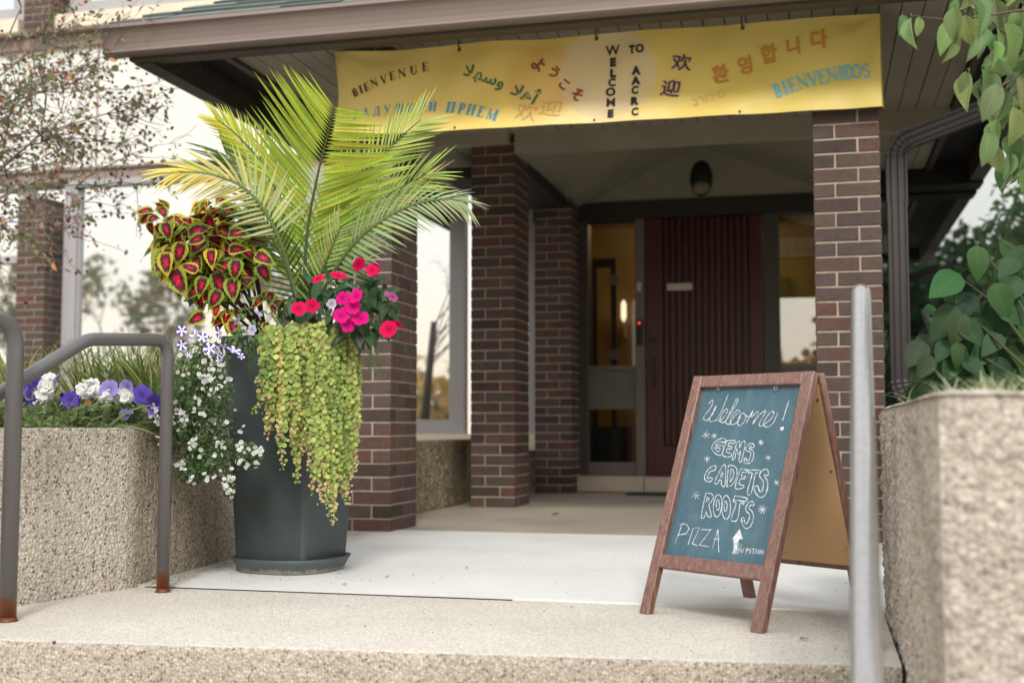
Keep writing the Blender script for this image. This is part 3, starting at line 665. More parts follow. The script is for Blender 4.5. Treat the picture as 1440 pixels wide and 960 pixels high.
# plan polygon: side face along the porch, front face flaring toward the steps
pl = [(-2.159, 3.487), (-2.335, 5.6), (-7.5, 5.6), (-7.5, 2.3), (-2.46, 2.3)]
def prism(pl, z0, z1): n = len(pl); return MB().add([(x, y, z0) for x, y in pl]+[(x, y, z1) for x, y in pl], [tuple(range(n)), tuple(range(n, 2*n))]+[(i, (i+1) % n, (i+1) % n+n, i+n) for i in range(n)])
o = prism(pl, -.6, .514).build('planter_body', M['aggregate'], t, bevel=.007, recalc=True)
structure('planter_soil', MB().box((-7.3, 2.5, .4), (-2.56, 5.4, .5235)).box((-2.56, 3.7, .4), (-2.38, 5.4, .5235)), M['soil'])
t = thing('planter_wall', 'rough aggregate concrete planter wall close by on the right edge', 'planter', (.19, 2, 0))
pl = [(.176, 3.64), (.186, 2.0), (.20, 1.965), (2.8, 1.965), (2.8, 3.64)]
rw = prism(pl, -.7, .572).build('planter_body', M['aggregate_near'], t, bevel=.012, recalc=True)
def rough_face(p0, du, dv, nu, nv, nrm, amp, parent, name, mat, cell=.022, topdrop=0):
    b = MB(); b.smooth = True; V = []
    for j in range(nv+1):
        for i in range(nu+1):
            p = p0+du*(i/nu)+dv*(j/nv); e = min(i, nu-i)/nu*du.length; f = min(j, nv-j)/nv*dv.length; edge = min(1, min(e, f)/.02)
            d1 = noise.voronoi(p/cell)[0][0]; d2 = noise.noise(p*18); q = p+nrm*amp*((.45-d1)*1.3+d2*.8)*(.35+.65*edge)-nrm*.006*(1-edge)
            if topdrop and j > nv*.5: q.z -= max(0, q.y-2)*topdrop
            V.append(q)
    w = nu+1; b.add(V, [(j*w+i, j*w+i+1, (j+1)*w+i+1, (j+1)*w+i) for j in range(nv) for i in range(nu)])
    return b.build(name, M[mat], parent)
rough_face(Vector((.172, 3.64, -.4)), Vector((.008, -1.67, 0)), Vector((0, 0, .97)), 330, 200, Vector((-1, 0, 0)), .010, t, 'rough_side_face', 'aggregate_near')
rough_face(Vector((.180, 1.962, -.4)), Vector((.5, 0, 0)), Vector((0, 0, .97)), 110, 200, Vector((0, -1, 0)), .006, t, 'rough_end_face', 'aggregate_near')
rough_face(Vector((.172, 1.96, .574)), Vector((.6, 0, 0)), Vector((0, 1.68, 0)), 60, 160, Vector((0, 0, 1)), .006, t, 'rough_top_face', 'aggregate_near')
structure('planter_ground', MB().box((.42, 3.66, -.5), (3.2, 9.0, .30)), M['soil'])
tag(MB().box((.45, 6.6, -.4), (3.2, 6.72, .5)).build('back_wall', M['aggregate_dark']), 'low concrete wall in shadow behind the right shrub', 'wall')

rough_face(Vector((-2.332, 6.3, 0)), Vector((0, 1.3, 0)), Vector((0, 0, .43)), 110, 46, Vector((1, 0, 0)), .012, LOWW, 'rough_face', 'aggregate_dark', .04)
LP = [o for o in bpy.data.objects if o.get('label', '').startswith('left aggregate')][0]
d1 = Vector((-.25, -.97, 0)).normalized(); d2 = (Vector((-2.335, 5.6, 0))-Vector((-2.159, 3.487, 0))).normalized()
n1_ = Vector((d1.y, -d1.x, 0)); n1_ = n1_ if n1_.x > 0 else -n1_; n2_ = Vector((d2.y, -d2.x, 0)); n2_ = n2_ if n2_.x > 0 else -n2_
c_ = Vector((-2.159, 3.487, -.02))
rough_face(c_+n1_*.004, d1*.95, Vector((0, 0, .536)), 300, 170, n1_, .0030, LP, 'rough_front_face', 'aggregate', .011)
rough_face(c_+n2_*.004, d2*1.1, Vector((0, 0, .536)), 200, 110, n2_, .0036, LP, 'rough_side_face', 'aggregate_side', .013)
# ================================================================== HANDRAILS
def bend(P, r=.06, n=7):
    rads = r if isinstance(r, (list, tuple)) else [r]*len(P)
    P = [Vector(p) for p in P]; out = [P[0]]
    for i in range(1, len(P)-1):
        a = (P[i-1]-P[i]); b_ = (P[i+1]-P[i]); rr = min(rads[i-1], a.length*.45, b_.length*.45)
        p0 = P[i]+a.normalized()*rr; p2 = P[i]+b_.normalized()*rr
        for k in range(n+1):
            u = k/n; out.append(p0*(1-u)**2+P[i]*2*u*(1-u)+p2*u*u)
    return out+[P[-1]]
def rail(label, P, r, rad, mat, group=None):
    P = [Vector(p) for p in P]
    t = thing('handrail', label, 'handrail', tuple(P[0]), group)
    b = MB(); b.smooth = True; b.tube(bend(P, rad), r, 20); b.build('rail_tube', M[mat], t)
    bb = MB(); bb.smooth = True; q = P[0]
    bb.tube([q+Vector((0, 0, .001)), q+Vector((0, 0, .004)), q+Vector((0, 0, .012))], [r*1.25, r*1.12, r*1.0], 18); bb.build('weld', M[mat], t)
    return t
dA = Vector((-.25, -.97, 0)).normalized()
a0 = Vector((-2.011, 3.439, 0))
rail('grey tubular handrail with a bent end, planted next to the potted plants', [a0, a0+Vector((0, 0, .795)), a0+dA*.325+Vector((0, 0, .776)), a0+dA*.72+Vector((0, 0, .555)), a0+dA*1.3+Vector((0, 0, .22))], .0200, [.055, .03, .05], 'rail')
b0 = Vector((-2.112, 2.824, 0))
rail('grey handrail post rising at the left edge of the picture', [b0, b0+Vector((0, 0, .81)), b0+dA*.25+Vector((0, 0, .81)), b0+dA*.9+Vector((0, 0, .42))], .0228, .085, 'rail')
c0 = Vector((.103, 3.02, 0))
dC = Vector((-.031, -1, 0)).normalized()
rail('pale metal handrail coming down the steps at the right', [c0, c0+Vector((0, 0, .832)), c0+dC*.10+Vector((0, 0, .832)), Vector((.060, 1.829, .181)), Vector((.030, 1.0, -.32))], .0235, .03, 'steel')

# ================================================================== BANNER
def ban_xyz(u, v, off=0):
    x = -2.335+(2.335+.297)*u
    zt_ = 2.402-.018*u; zb = 1.966-.022*u
    z = zb+(zt_-zb)*v - .004*math.sin(u*math.pi*4)**2*v
    vc = .50+.28*(u-.35)
    s_ = 1/(1+math.exp(-(v-vc)*9))             # upper part leans out, lower part hangs in
    y = 5.545+.05*math.sin(math.pi*min(1, max(0, v)))*(.5+.5*math.cos((v-vc)*3)) + .006*math.sin(u*23+v*4)*v + .004*math.sin(u*41-v*9)
    y -= .02*(1-v)
    for uk in (.222, .521, .812):
        y += .011*math.exp(-((u-uk)*15)**2)*math.exp(-((1-v)*2.6)**2) + .006*math.exp(-((u-uk)*15)**2)*math.exp(-(v*3.4)**2)
    y += .0035*noise.noise(Vector((u*26, v*3.2+u*5, 3))) + .0025*noise.noise(Vector((u*9+v*4, v*9, 8))); z -= .007*math.sin(math.pi*((u*3.4) % 1))*v
    # pull lines from the top corners
    d = math.hypot(u*5.9, 1-v); y += .008*math.sin(math.atan2(1-v, u*5.9+1e-4)*9)*max(0, 1-d/1.6)
    d = math.hypot((1-u)*5.9, 1-v); y += .010*math.sin(math.atan2(1-v, (1-u)*5.9+1e-4)*7)*max(0, 1-d/2.0)
    return Vector((x, y-off, z))
t = thing('banner', 'long yellow welcome banner in many languages hung under the porch roof', 'banner', (-1.0, 5.55, 1.95))
b = MB(); b.smooth = True; nu, nv = 160, 20
V = [ban_xyz(i/nu, j/nv) for j in range(nv+1) for i in range(nu+1)]; U = [(i/nu, j/nv) for j in range(nv+1) for i in range(nu+1)]
F = [(j*(nu+1)+i, j*(nu+1)+i+1, (j+1)*(nu+1)+i+1, (j+1)*(nu+1)+i) for j in range(nv) for i in range(nu)]
b.add(V, F, uvs=U)
# folded right edge
V = [ban_xyz(1, j/nv)+Vector((dx, dy, 0)) for j in range(nv+1) for dx, dy in ((0, 0.0005), (.008, .03), (.012, .08))]
F = [(j*3+i, j*3+i+1, (j+1)*3+i+1, (j+1)*3+i) for j in range(nv) for i in range(2)]
b.add(V, F, uvs=[(1, j/nv) for j in range(nv+1) for i in range(3)]); b.build('cloth', M['banner'], t)
def px2uv(x, y):
    p = at(x, y, Y=5.56); u = (p.x+2.335)/2.632; zt_ = 2.402-.018*u; zb = 1.966-.022*u
    return u, (p.z-zb)/(zt_-zb)
def glyph_tris(txt, offset=0, space=1.0):
    c = bpy.data.curves.new('glyph', 'FONT'); c.body = txt; c.offset = offset; c.align_x = 'CENTER'; c.space_character = space; c.resolution_u = 3
    o = bpy.data.objects.new('glyph', c); C.objects.link(o); bpy.context.view_layer.update()
    me = bpy.data.meshes.new_from_object(o); V = [Vector((v.co.x, v.co.y)) for v in me.vertices]; F = [tuple(p.vertices) for p in me.polygons]
    bpy.data.objects.remove(o); bpy.data.curves.remove(c); bpy.data.meshes.remove(me)
    ys = [v.y for v in V]; h = max(ys)-min(ys); cy_ = (max(ys)+min(ys))/2; xs = [v.x for v in V]; cx_ = (max(xs)+min(xs))/2
    return [((v.x-cx_)/h, (v.y-cy_)/h) for v in V], F
PXM = 1/301.0      # metres per reference pixel on the banner plane
def place2d(mb, P2, F, cx, cy, hpx, ang, off, sx=1, shear=0):
    u0, v0 = px2uv(cx, cy); a = math.radians(ang-4.2); ca, sa = math.cos(a), math.sin(a); V = []
    for x, y in P2:
        x = x*sx+shear*y; X_ = (x*ca-y*sa)*hpx*PXM; Y_ = (x*sa+y*ca)*hpx*PXM
        V.append(ban_xyz(u0+X_/2.632, v0+Y_/.44, off))
    mb.add(V, F)
def word(name, items, mat, off=.0035):
    for (txt, cx, cy, h, ang, bold, sx) in items:
        mb = MB(); P2, F = glyph_tris(txt, bold); place2d(mb, P2, F, cx, cy, h, ang, off+rnd(0, .0003), sx)
        mb.build(name, M[mat], t)
# heavy sans capitals in two columns
wel = [(c, x, y, h*1.1, 4, (.075 if c in 'ELTAR' else .02 if c in 'MW' else .05), sx) for c, x, y, h, sx in (('W', 861, 69, 12.5, 1), ('E', 861, 85, 12, 1), ('L', 861, 100.5, 12, 1), ('C', 859.5, 114, 12, .9), ('O', 858, 128, 12.5, 1), ('M', 859, 144, 12, 1), ('E', 859.5, 161, 12, 1),
       ('T', 888.5, 68.5, 11, .85), ('O', 899.5, 67.5, 11, 1), ('A', 893.5, 97, 11.5, 1), ('A', 893, 111, 11.5, 1), ('C', 892, 125, 12, .85), ('R', 893, 142, 12, 1), ('C', 894, 159, 12, .85))]
word('lettering', wel, 'ink_black')
word('lettering', [('よ', 757, 88, 21, -38, .03, .95), ('う', 778.5, 98.5, 18, -40, .03, .9), ('こ', 792, 116, 15, -35, .03, 1), ('そ', 811, 132, 20, -20, .03, .9)], 'ink_rust')
word('lettering', [('欢', 958, 85, 24, -3, .018, 1.15), ('迎', 943, 123, 27, -5, .018, 1.05)], 'ink_purple')
word('lettering', [('환', 1013, 101, 27, 14, .032, .9), ('영', 1047, 88, 27, 12, .032, .9), ('합', 1081, 72, 27, 10, .032, .9), ('니', 1115, 62, 25, 9, .032, .9), ('다', 1152, 54, 26, 8, .032, .95)], 'ink_orange')
word('lettering', [('\uFEFC\uFEEC\uFEB3\uFEED', 679, 107, 25, -17, .02, 1.12), ('\uFEFC\uFEEB\uFE83', 740, 128, 26, -25, .02, 1.15)], 'ink_green')
word('lettering', [('欢', 741, 158, 28, -6, -.012, 1.1), ('迎', 775, 152, 25, -4, -.012, 1.3)], 'ink_pencil')
word('lettering', [('ברוכים', 996, 138, 11, 20, -.015, .9)], 'ink_pencil')
# stressed serif capitals for the curved words, drawn as strokes (points, width)
T_, H__ = .25, .05
def stem(x, y0=0, y1=1, w=T_, serif=True):
    s_ = [([(x, y0), (x, y1)], w)]
    if serif: s_ += [([(x-w*.5-.07, y), (x+w*.5+.07, y)], H__) for y in (y0+H__/2, y1-H__/2) if y in (y0+H__/2, y1-H__/2)]
    return s_
def arcp(cx, cy, rx, ry, a0, a1, n=10): return [(cx+rx*math.cos(math.radians(a0+(a1-a0)*i/n)), cy+ry*math.sin(math.radians(a0+(a1-a0)*i/n))) for i in range(n+1)]
LT = {
 'I': stem(.2), 'B': stem(.2)+[(arcp(.3, .76, .27, .22, 90, -90), .13), (arcp(.3, .26, .32, .235, 90, -90), .15)],
 'E': stem(.2)+[([(.2, .97), (.68, .97), (.68, .78)], .06), ([(.2, .03), (.7, .03), (.7, .24)], .06), ([(.2, .5), (.52, .5), (.52, .62), (.52, .38)], .06)],
 'N': stem(.12, w=.07)+stem(.78, w=.07)+[([(.1, .98), (.8, .02)], .2)], 'V': [([(.1, 1), (.42, 0)], .2), ([(.42, 0), (.72, 1)], .07), ([(-.03, .97), (.27, .97)], .06), ([(.6, .97), (.85, .97)], .06)],
 'D': stem(.2)+[(arcp(.32, .5, .42, .47, 90, -90), .17)], 'O': [(arcp(.42, .5, .33, .45, 0, 360, 18), .17)],
 'S': [(arcp(.38, .74, .25, .22, 20, 250), .13), (arcp(.38, .27, .27, .24, 80, -160), .15)], 'U': stem(.2, .25)+stem(.72, .25, w=.07)+[(arcp(.46, .28, .26, .26, 180, 360), .12)],
 'П': stem(.2)+stem(.7)+[([(.2, .97), (.7, .97)], .06)], 'Р': stem(.2)+[(arcp(.3, .72, .3, .25, 90, -90), .14)],
 'И': stem(.2)+stem(.74)+[([(.2, .05), (.74, .95)], .06)], 'Й': stem(.2)+stem(.74)+[([(.2, .05), (.74, .95)], .06), (arcp(.47, 1.2, .15, .1, 200, 340, 5), .06)],
 'Е': stem(.2)+[([(.2, .97), (.68, .97), (.68, .78)], .06), ([(.2, .03), (.7, .03), (.7, .24)], .06), ([(.2, .5), (.52, .5)], .06)],
 'М': stem(.14, w=.07)+stem(.9)+[([(.14, 1), (.5, .05)], .18), ([(.5, .05), (.88, 1)], .06)],
 'Н': stem(.2)+stem(.74)+[([(.2, .5), (.74, .5)], .06)], 'Ы': stem(.18)+[(arcp(.26, .3, .24, .26, 90, -90), .12)]+stem(.78, w=.18),
 'Ш': stem(.16, w=.17)+stem(.5, w=.17)+stem(.84, w=.17)+[([(.1, .03), (.9, .03)], .06)], 'А': [([(.42, 1), (.76, 0)], .2), ([(.42, 1), (.12, 0)], .06), ([(.2, .33), (.6, .33)], .06)],
 'Д': [([(.2, .1), (.34, 1)], .06), ([(.66, .1), (.66, 1)], .18), ([(.34, .97), (.66, .97)], .06), ([(.05, .08), (.85, .08)], .06), ([(.05, -.1), (.05, .1)], .06), ([(.85, -.1), (.85, .1)], .06)],
 'У': [([(.1, 1), (.46, .35)], .19), ([(.78, 1), (.4, .12), (.2, .05)], .07)], 'Т': stem(.4)+[([(.05, .8), (.05, .97), (.75, .97), (.75, .8)], .06)],
}
def ribbon(pts, w, jit=0):
    pts = [Vector(p).to_2d() if len(p) > 2 else Vector(p) for p in pts]; L = []; R = []
    for i, p in enumerate(pts):
        a = pts[max(i-1, 0)]; b_ = pts[min(i+1, len(pts)-1)]
        if i == 0 and (pts[0]-pts[-1]).length < 1e-5: a = pts[-2]
        if i == len(pts)-1 and (pts[0]-pts[-1]).length < 1e-5: b_ = pts[1]
        d1 = (p-a); d2 = (b_-p); d = (d1.normalized() if d1.length > 1e-6 else Vector((0, 0)))+(d2.normalized() if d2.length > 1e-6 else Vector((0, 0)))
        if d.length < 1e-3: d = d2 if d2.length else d1
        d.normalize(); n = Vector((-d.y, d.x)); k = w/2*(1+rnd(-jit, jit))
        c = abs(n.dot(Vector((-d2.y, d2.x)).normalized())) if d2.length > 1e-6 and d1.length > 1e-6 else 1
        k /= max(.6, c); L.append(p+n*k); R.append(p-n*k)
    n = len(pts); return [tuple(q) for q in L+R], [(n+i, n+i+1, i+1, i) for i in range(n-1)]
def serif_word(items, mat, sx=.85, shear=0):
    z = 0
    for (ch, cx, cy, h, ang) in items:
        mb = MB(); st = LT[ch]; xs = [p[0] for q, _ in st for p in q]; cxx = (min(xs)+max(xs))/2
        for pts, w in st:
            P2, F = ribbon([(x-cxx, y-.5) for x, y in pts], w); z = (z+1) % 6
            place2d(mb, P2, F, cx, cy, h, ang, .003+z*.00012, sx, shear)
        mb.build('lettering', M[mat], t)
def c3(zx, zy, z, ox, oy): return ox+zx/z, oy+zy/z
serif_word([(ch, *c3(x, y, 3.273, 820, 10), h, a) for ch, x, y, h, a in zip('BIENVENIDOS', (893, 929, 962, 1010, 1058, 1098, 1146, 1187, 1220, 1260, 1303), (384, 370, 356, 341, 327, 317, 305, 297, 292, 289, 288), (21,)*11, (24, 23, 21, 19, 17, 16, 14, 12, 10, 8, 5))], 'ink_sky', .72)
serif_word([(ch, *c3(x, y, 5.538, 470, 60), h, a) for ch, x, y, h, a in zip('ПРИЕМ', (903, 985, 1065, 1147, 1240), (498, 507, 521, 541, 566), (17.5,)*5, (-2, -5, -8, -10, -12))], 'ink_blue', .86)
serif_word([(ch, *c3(x, y, 5.538, 470, 60), 15.5, a) for ch, x, y, a in zip('РАДУШНЫЙ', (165, 243, 325, 405, 500, 592, 682, 765), (560, 540, 524, 512, 503, 498, 495, 493), (14, 12, 9, 7, 5, 3, 1, 0))], 'ink_blue', .8)
serif_word([(ch, *c3(x, y, 5.538, 470, 60), 13, a) for ch, x, y, a in zip('BIENVENUE', (150, 195, 240, 305, 385, 450, 525, 612, 700), (380, 352, 332, 302, 275, 248, 224, 198, 172), (34, 32, 30, 27, 24, 21, 18, 15, 13))], 'ink_brown', 1.0, .15)
# eyelets and hooks
for i, (x, y) in enumerate(((645, 69), (838, 53.5), (1043, 38), (642, 184), (837, 171.5), (1041, 160))):
    u, v = px2uv(x, y); p = ban_xyz(u, min(.97, v) if i < 3 else max(.03, v), .003)
    b = MB(); b.tube([p+Vector((0, .002, 0)), p+Vector((0, -.002, 0))], .0055, 12); b.build('eyelet', M['lamp_black'], t)
    if i < 3:
        h = MB(); h.smooth = True
        pts = [p+Vector((0, -.006, -.012)), p+Vector((.010, -.006, -.008)), p+Vector((.011, -.006, .004)), p+Vector((0, -.006, .012)), p+Vector((.0, -.004, .03)), p+Vector((.002, .0, 2.43-p.z))]
        h.tube(pts, .0028, 6)
        tag(h.build('banner_hook', M['lamp_black']), ('black wire hook holding the banner above its green writing', 'black wire hook holding the banner above the word WELCOME', 'black wire hook holding the banner above the orange Korean writing')[i], 'hook', 'hooks the banner hangs from')

# ================================================================== CHALKBOARD SIGN
t = thing('sandwich_board', 'wooden framed chalkboard sandwich sign with white chalk lettering', 'sign', (-.33, 3.45, 0))
BL = Vector((-.497, 3.377, 0)); w_ = Vector((.8028, -.5963, 0)); n_ = Vector((.5963, .8028, 0)); WD = .431
TOPN, TOPZ = .235, .668
def panel_frame(foot_n, sgn, topn=TOPN):
    o = BL+n_*foot_n; up_ = (n_*(topn-foot_n)+Vector((0, 0, TOPZ))); Ls = up_.length; up_.normalize(); out = w_.cross(up_) if sgn > 0 else up_.cross(w_)
    # sgn>0: outward normal facing the camera
    if out.dot(n_)*(1 if sgn > 0 else -1) > 0: out = -out
    return o, up_, out, Ls
def pbox(b, fr, u0, u1, v0, v1, d0, d1):
    o, up_, out, Ls = fr; P = [o+w_*u+up_*v+out*d for d in (d0, d1) for (u, v) in ((u0, v0), (u1, v0), (u1, v1), (u0, v1))]
    return b.add(P, [(0, 3, 2, 1), (4, 5, 6, 7), (0, 1, 5, 4), (1, 2, 6, 5), (2, 3, 7, 6), (3, 0, 4, 7)])
FR = panel_frame(0, 1); BK = panel_frame(.47, -1, .282); Ls = FR[3]
def wood(fr, name, *a, mat='sign_wood', bev=.0025): return pbox(MB(), fr, *a).build(name, M[mat], t, bevel=bev, recalc=True)
wood(FR, 'leg', 0, .034, 0, Ls, -.024, 0); wood(FR, 'leg', WD-.037, WD, 0, Ls, -.024, 0)
wood(FR, 'top_rail', .0345, WD-.0375, Ls-.036, Ls-.0005, -.0235, -.001); wood(FR, 'bottom_rail', .0345, WD-.0375, .135, .174, -.0235, -.001)
board = wood(FR, 'chalk_panel', .030, WD-.033, .170, Ls-.032, -.0190, -.0160, mat='chalkboard', bev=0)
LsB = BK[3]
wood(BK, 'leg', 0, .034, 0, LsB-.004, -.024, 0); wood(BK, 'leg', WD-.034, WD, 0, LsB-.004, -.024, 0)
wood(BK, 'top_rail', .0345, WD-.0345, LsB-.040, LsB-.0045, -.0235, -.001); wood(BK, 'bottom_rail', .0345, WD-.0345, .135, .174, -.0235, -.001)
wood(BK, 'back_panel', .010, WD-.010, .150, LsB-.03, -.0245, -.0195, mat='hardboard', bev=.0005)
# screws in the back panel
for u, v in ((.41, .2), (.41, .42), (.41, .62), (.2, .17)):
    o, up_, out, _ = BK; p = o+w_*u+up_*v+out*-.0245; b = MB(); b.tube([p, p-out*.0015], .0035, 8); b.build('screw', M['metal_hook'], t)
# two ring hooks under the top rail
def sign_uv(x, y):
    """bearing -> position (u along the board, v up the board) on the chalk face"""
    o, up_, out, _ = FR; o = o+out*-.0160; d = at(x, y, D=1)-Vector((0, 0, EYE)); k = (o-Vector((0, 0, EYE))).dot(out)/d.dot(out); p = Vector((0, 0, EYE))+d*k
    return (p-o).dot(w_), (p-o).dot(up_)
def sign_pt(u, v, off): o, up_, out, _ = FR; return o+w_*u+up_*v+out*(-.0160+off)
for x in (365, 915):
    u, v = sign_uv(960+x/6.859, 540+50/6.859); c_ = sign_pt(u, v, .008)
    b = MB(); b.smooth = True; o, up_, out, _ = FR
    b.tube([c_+(w_*math.cos(a)+up_*math.sin(a))*.0055 for a in [k*math.pi/6 for k in range(13)]], .0013, 6); b.tube([c_+up_*.0055, c_+up_*.02], .0013, 6); b.build('ring_hook', M['metal_hook'], t)
# chalk writing, strokes measured on the board
G4 = [
 [(250, 190), (285, 155), (295, 172), (270, 230), (215, 300), (205, 335), (235, 350), (290, 290), (325, 210), (262, 335), (275, 360), (330, 340), (380, 250), (440, 98)],
 [(335, 358), (375, 345), (420, 290), (437, 250), (415, 240), (375, 300), (362, 345), (380, 372), (420, 350), (490, 240), (535, 155), (520, 142), (480, 230), (425, 340), (420, 375), (455, 385), (500, 310), (552, 268), (530, 250), (490, 290), (460, 350), (465, 385), (500, 385), (545, 350), (560, 300)],
 [(600, 290), (575, 280), (540, 330), (532, 380), (555, 400), (590, 370), (610, 320), (600, 290), (640, 320), (660, 290)],
 [(612, 382), (680, 255), (660, 320), (722, 265), (725, 290), (676, 387), (750, 290), (795, 258), (800, 272), (745, 370), (742, 398), (765, 405), (800, 380), (860, 330), (882, 280), (865, 262), (825, 300), (785, 365), (785, 400), (820, 415), (870, 380), (910, 300), (915, 275)],
 [(415, 530), (385, 520), (325, 548), (284, 600), (296, 648), (345, 684), (372, 682), (390, 640), (394, 596), (338, 590), (333, 614), (364, 616), (354, 644), (338, 646), (312, 612), (326, 580), (365, 556), (407, 562), (415, 530)],
 [(425, 545), (505, 545), (500, 570), (450, 570), (440, 600), (475, 600), (470, 625), (430, 625), (425, 655), (470, 670), (460, 700), (385, 680), (425, 545)],
 [(530, 550), (548, 550), (552, 610), (575, 560), (605, 565), (570, 742), (545, 735), (560, 650), (535, 680), (525, 620), (505, 715), (482, 712), (530, 550)],
 [(695, 600), (680, 572), (640, 580), (612, 610), (618, 640), (655, 655), (660, 680), (640, 730), (620, 735), (615, 715), (598, 720), (600, 755), (630, 765), (670, 740), (688, 690), (680, 640), (645, 620), (655, 600), (685, 612), (695, 600)],
 [(325, 790), (290, 790), (240, 830), (212, 890), (225, 930), (265, 940), (290, 915), (270, 900), (245, 910), (240, 890), (270, 840), (310, 830), (325, 790)],
 [(383, 790), (415, 787), (410, 975), (375, 968), (378, 930), (355, 925), (340, 955), (310, 948), (383, 790)], [(385, 840), (390, 895), (368, 890), (385, 840)],
 [(445, 785), (490, 785), (525, 820), (520, 900), (480, 970), (440, 985), (430, 975), (445, 785)], [(470, 815), (495, 840), (490, 890), (462, 940), (470, 815)],
 [(560, 818), (622, 825), (615, 850), (580, 850), (570, 885), (605, 890), (598, 915), (562, 912), (548, 965), (590, 975), (583, 1000), (510, 997), (560, 818)],
 [(642, 828), (745, 830), (738, 862), (705, 862), (662, 1050), (625, 1042), (672, 862), (636, 858), (642, 828)],
 [(832, 875), (820, 825), (785, 822), (750, 860), (745, 890), (775, 930), (782, 970), (768, 1025), (745, 1035), (728, 985), (692, 992), (705, 1050), (752, 1092), (795, 1070), (820, 1000), (818, 930), (790, 890), (790, 865), (805, 880), (832, 875)]]
G5 = [
 [(430, 160), (480, 162), (505, 195), (480, 245), (460, 268), (485, 382), (448, 378), (435, 340), (415, 392), (387, 380), (430, 160)], [(440, 200), (462, 210), (440, 240), (440, 200)],
 [(545+40*math.cos(a)-18*math.sin(a)*-1*-.5, 280+108*math.sin(a)) for a in [k*math.pi/9 for k in range(19)]], [(548+15*math.cos(a), 272+50*math.sin(a)) for a in [k*math.pi/7 for k in range(15)]],
 [(628+42*math.cos(a), 295+115*math.sin(a)) for a in [k*math.pi/9 for k in range(19)]], [(622+15*math.cos(a), 285+50*math.sin(a)) for a in [k*math.pi/7 for k in range(15)]],
 [(710, 185), (825, 205), (818, 235), (790, 232), (798, 265), (760, 262), (735, 412), (675, 412), (722, 262), (695, 235), (710, 185)], [(700, 222), (815, 240)],
 [(900, 270), (880, 240), (845, 250), (815, 300), (825, 335), (850, 360), (850, 400), (825, 450), (805, 440), (800, 400), (775, 400), (785, 460), (815, 498), (860, 480), (890, 400), (880, 340), (850, 310), (850, 290), (870, 270), (880, 280), (900, 270)],
 [(205, 450), (135, 640)], [(180, 470), (210, 450), (250, 465), (270, 500), (240, 550), (165, 560)], [(310, 495), (260, 655)], [(325, 495), (372, 490), (298, 645), (355, 665)],
 [(385, 510), (480, 510), (370, 660), (465, 675)], [(548, 510), (495, 690)], [(548, 510), (555, 730)], [(510, 600), (562, 600)],
 [(755, 508), (690, 598), (785, 600), (755, 508)], [(712, 600), (708, 690), (685, 740)], [(745, 600), (738, 700), (720, 738), (685, 740)],
 [(775, 655), (735, 750)],
 [(775, 690), (768, 722), (785, 728), (798, 690)], [(812, 752), (824, 692), (845, 700), (818, 722)], [(872, 690), (852, 702), (866, 724), (846, 742)], [(878, 697), (908, 697)], [(893, 697), (885, 745)],
 [(905, 745), (920, 697), (930, 745)], [(910, 725), (928, 725)], [(942, 700), (938, 745)], [(950, 745), (956, 702), (968, 712), (955, 722), (970, 745)], [(990, 702), (976, 714), (986, 734), (972, 754)]]
fill = [[(700+6*math.sin(k*2.1), 600+k*7), (742-k*1.0, 604+k*7)] for k in range(19)] + [[(752-k*5.0, 520+k*6.2), (758+k*1.9, 520+k*6.2)] for k in range(13)]
def smooth_poly(P, k=4):
    if len(P) < 4: return P
    out = []
    for i in range(len(P)-1):
        p0 = P[max(i-1, 0)]; p1 = P[i]; p2 = P[i+1]; p3 = P[min(i+2, len(P)-1)]
        for j in range(k):
            t_ = j/k; out.append(tuple(.5*((2*p1[q])+(-p0[q]+p2[q])*t_+(2*p0[q]-5*p1[q]+4*p2[q]-p3[q])*t_*t_+(-p0[q]+3*p1[q]-3*p2[q]+p3[q])*t_**3) for q in (0, 1)))
    return out+[P[-1]]
def chalk(name, strokes, ox, oy, z, w=.0020, sm=True):
    mb = MB(); kk = 0
    for s_ in strokes:
        P = smooth_poly(s_, 4) if sm else s_
        P = [sign_uv(ox+x/z, oy+y/z) for x, y in P]
        P = [(u+rnd(-.0003, .0003), v+rnd(-.0003, .0003)) for u, v in P]
        V, F = ribbon(P, w, .3); kk = (kk+1) % 7; mb.add([sign_pt(u, v, .0006+kk*.00012) for u, v in V], F)
    return mb.build(name, M['chalk'], t)
chalk('chalk_writing', G4[:4], 960, 540, 6.859, .0019); chalk('chalk_writing', [[(1028, 160), (1000, 240), (965, 350)]], 960, 540, 6.859, .0028, False)
chalk('chalk_writing', [[(940, 432), (957, 428), (974, 430)]], 960, 540, 6.859, .009, False)
chalk('chalk_writing', G4[4:8], 960, 540, 6.859); chalk('chalk_writing', G4[8:], 960, 540, 6.859); chalk('chalk_writing', G5[:9], 930, 670, 6.858)
chalk('chalk_writing', G5[9:17], 930, 670, 6.858, .0017, False); chalk('chalk_writing', G5[17:21], 930, 670, 6.858, .0017, False); chalk('chalk_writing', fill, 930, 670, 6.858, .0018, False)
chalk('chalk_writing', G5[21:], 930, 670, 6.858, .0014, False)
def star(cx, cy, r, n=4, a0=.3): return [[(cx-r*math.cos(a0+k*math.pi/n), cy-r*math.sin(a0+k*math.pi/n)), (cx+r*math.cos(a0+k*math.pi/n), cy+r*math.sin(a0+k*math.pi/n))] for k in range(n)]
for (x, y, r, n, a) in ((228, 490, 40, 3, 1.9), (305, 497, 26, 3, 1.9), (757, 563, 28, 4, .5), (825, 710, 28, 3, 2.0), (237, 720, 32, 3, 1.6), (905, 948, 32, 3, .9)): chalk('chalk_star', star(x, y, r, n, a), 960, 540, 6.859, .0014, False)
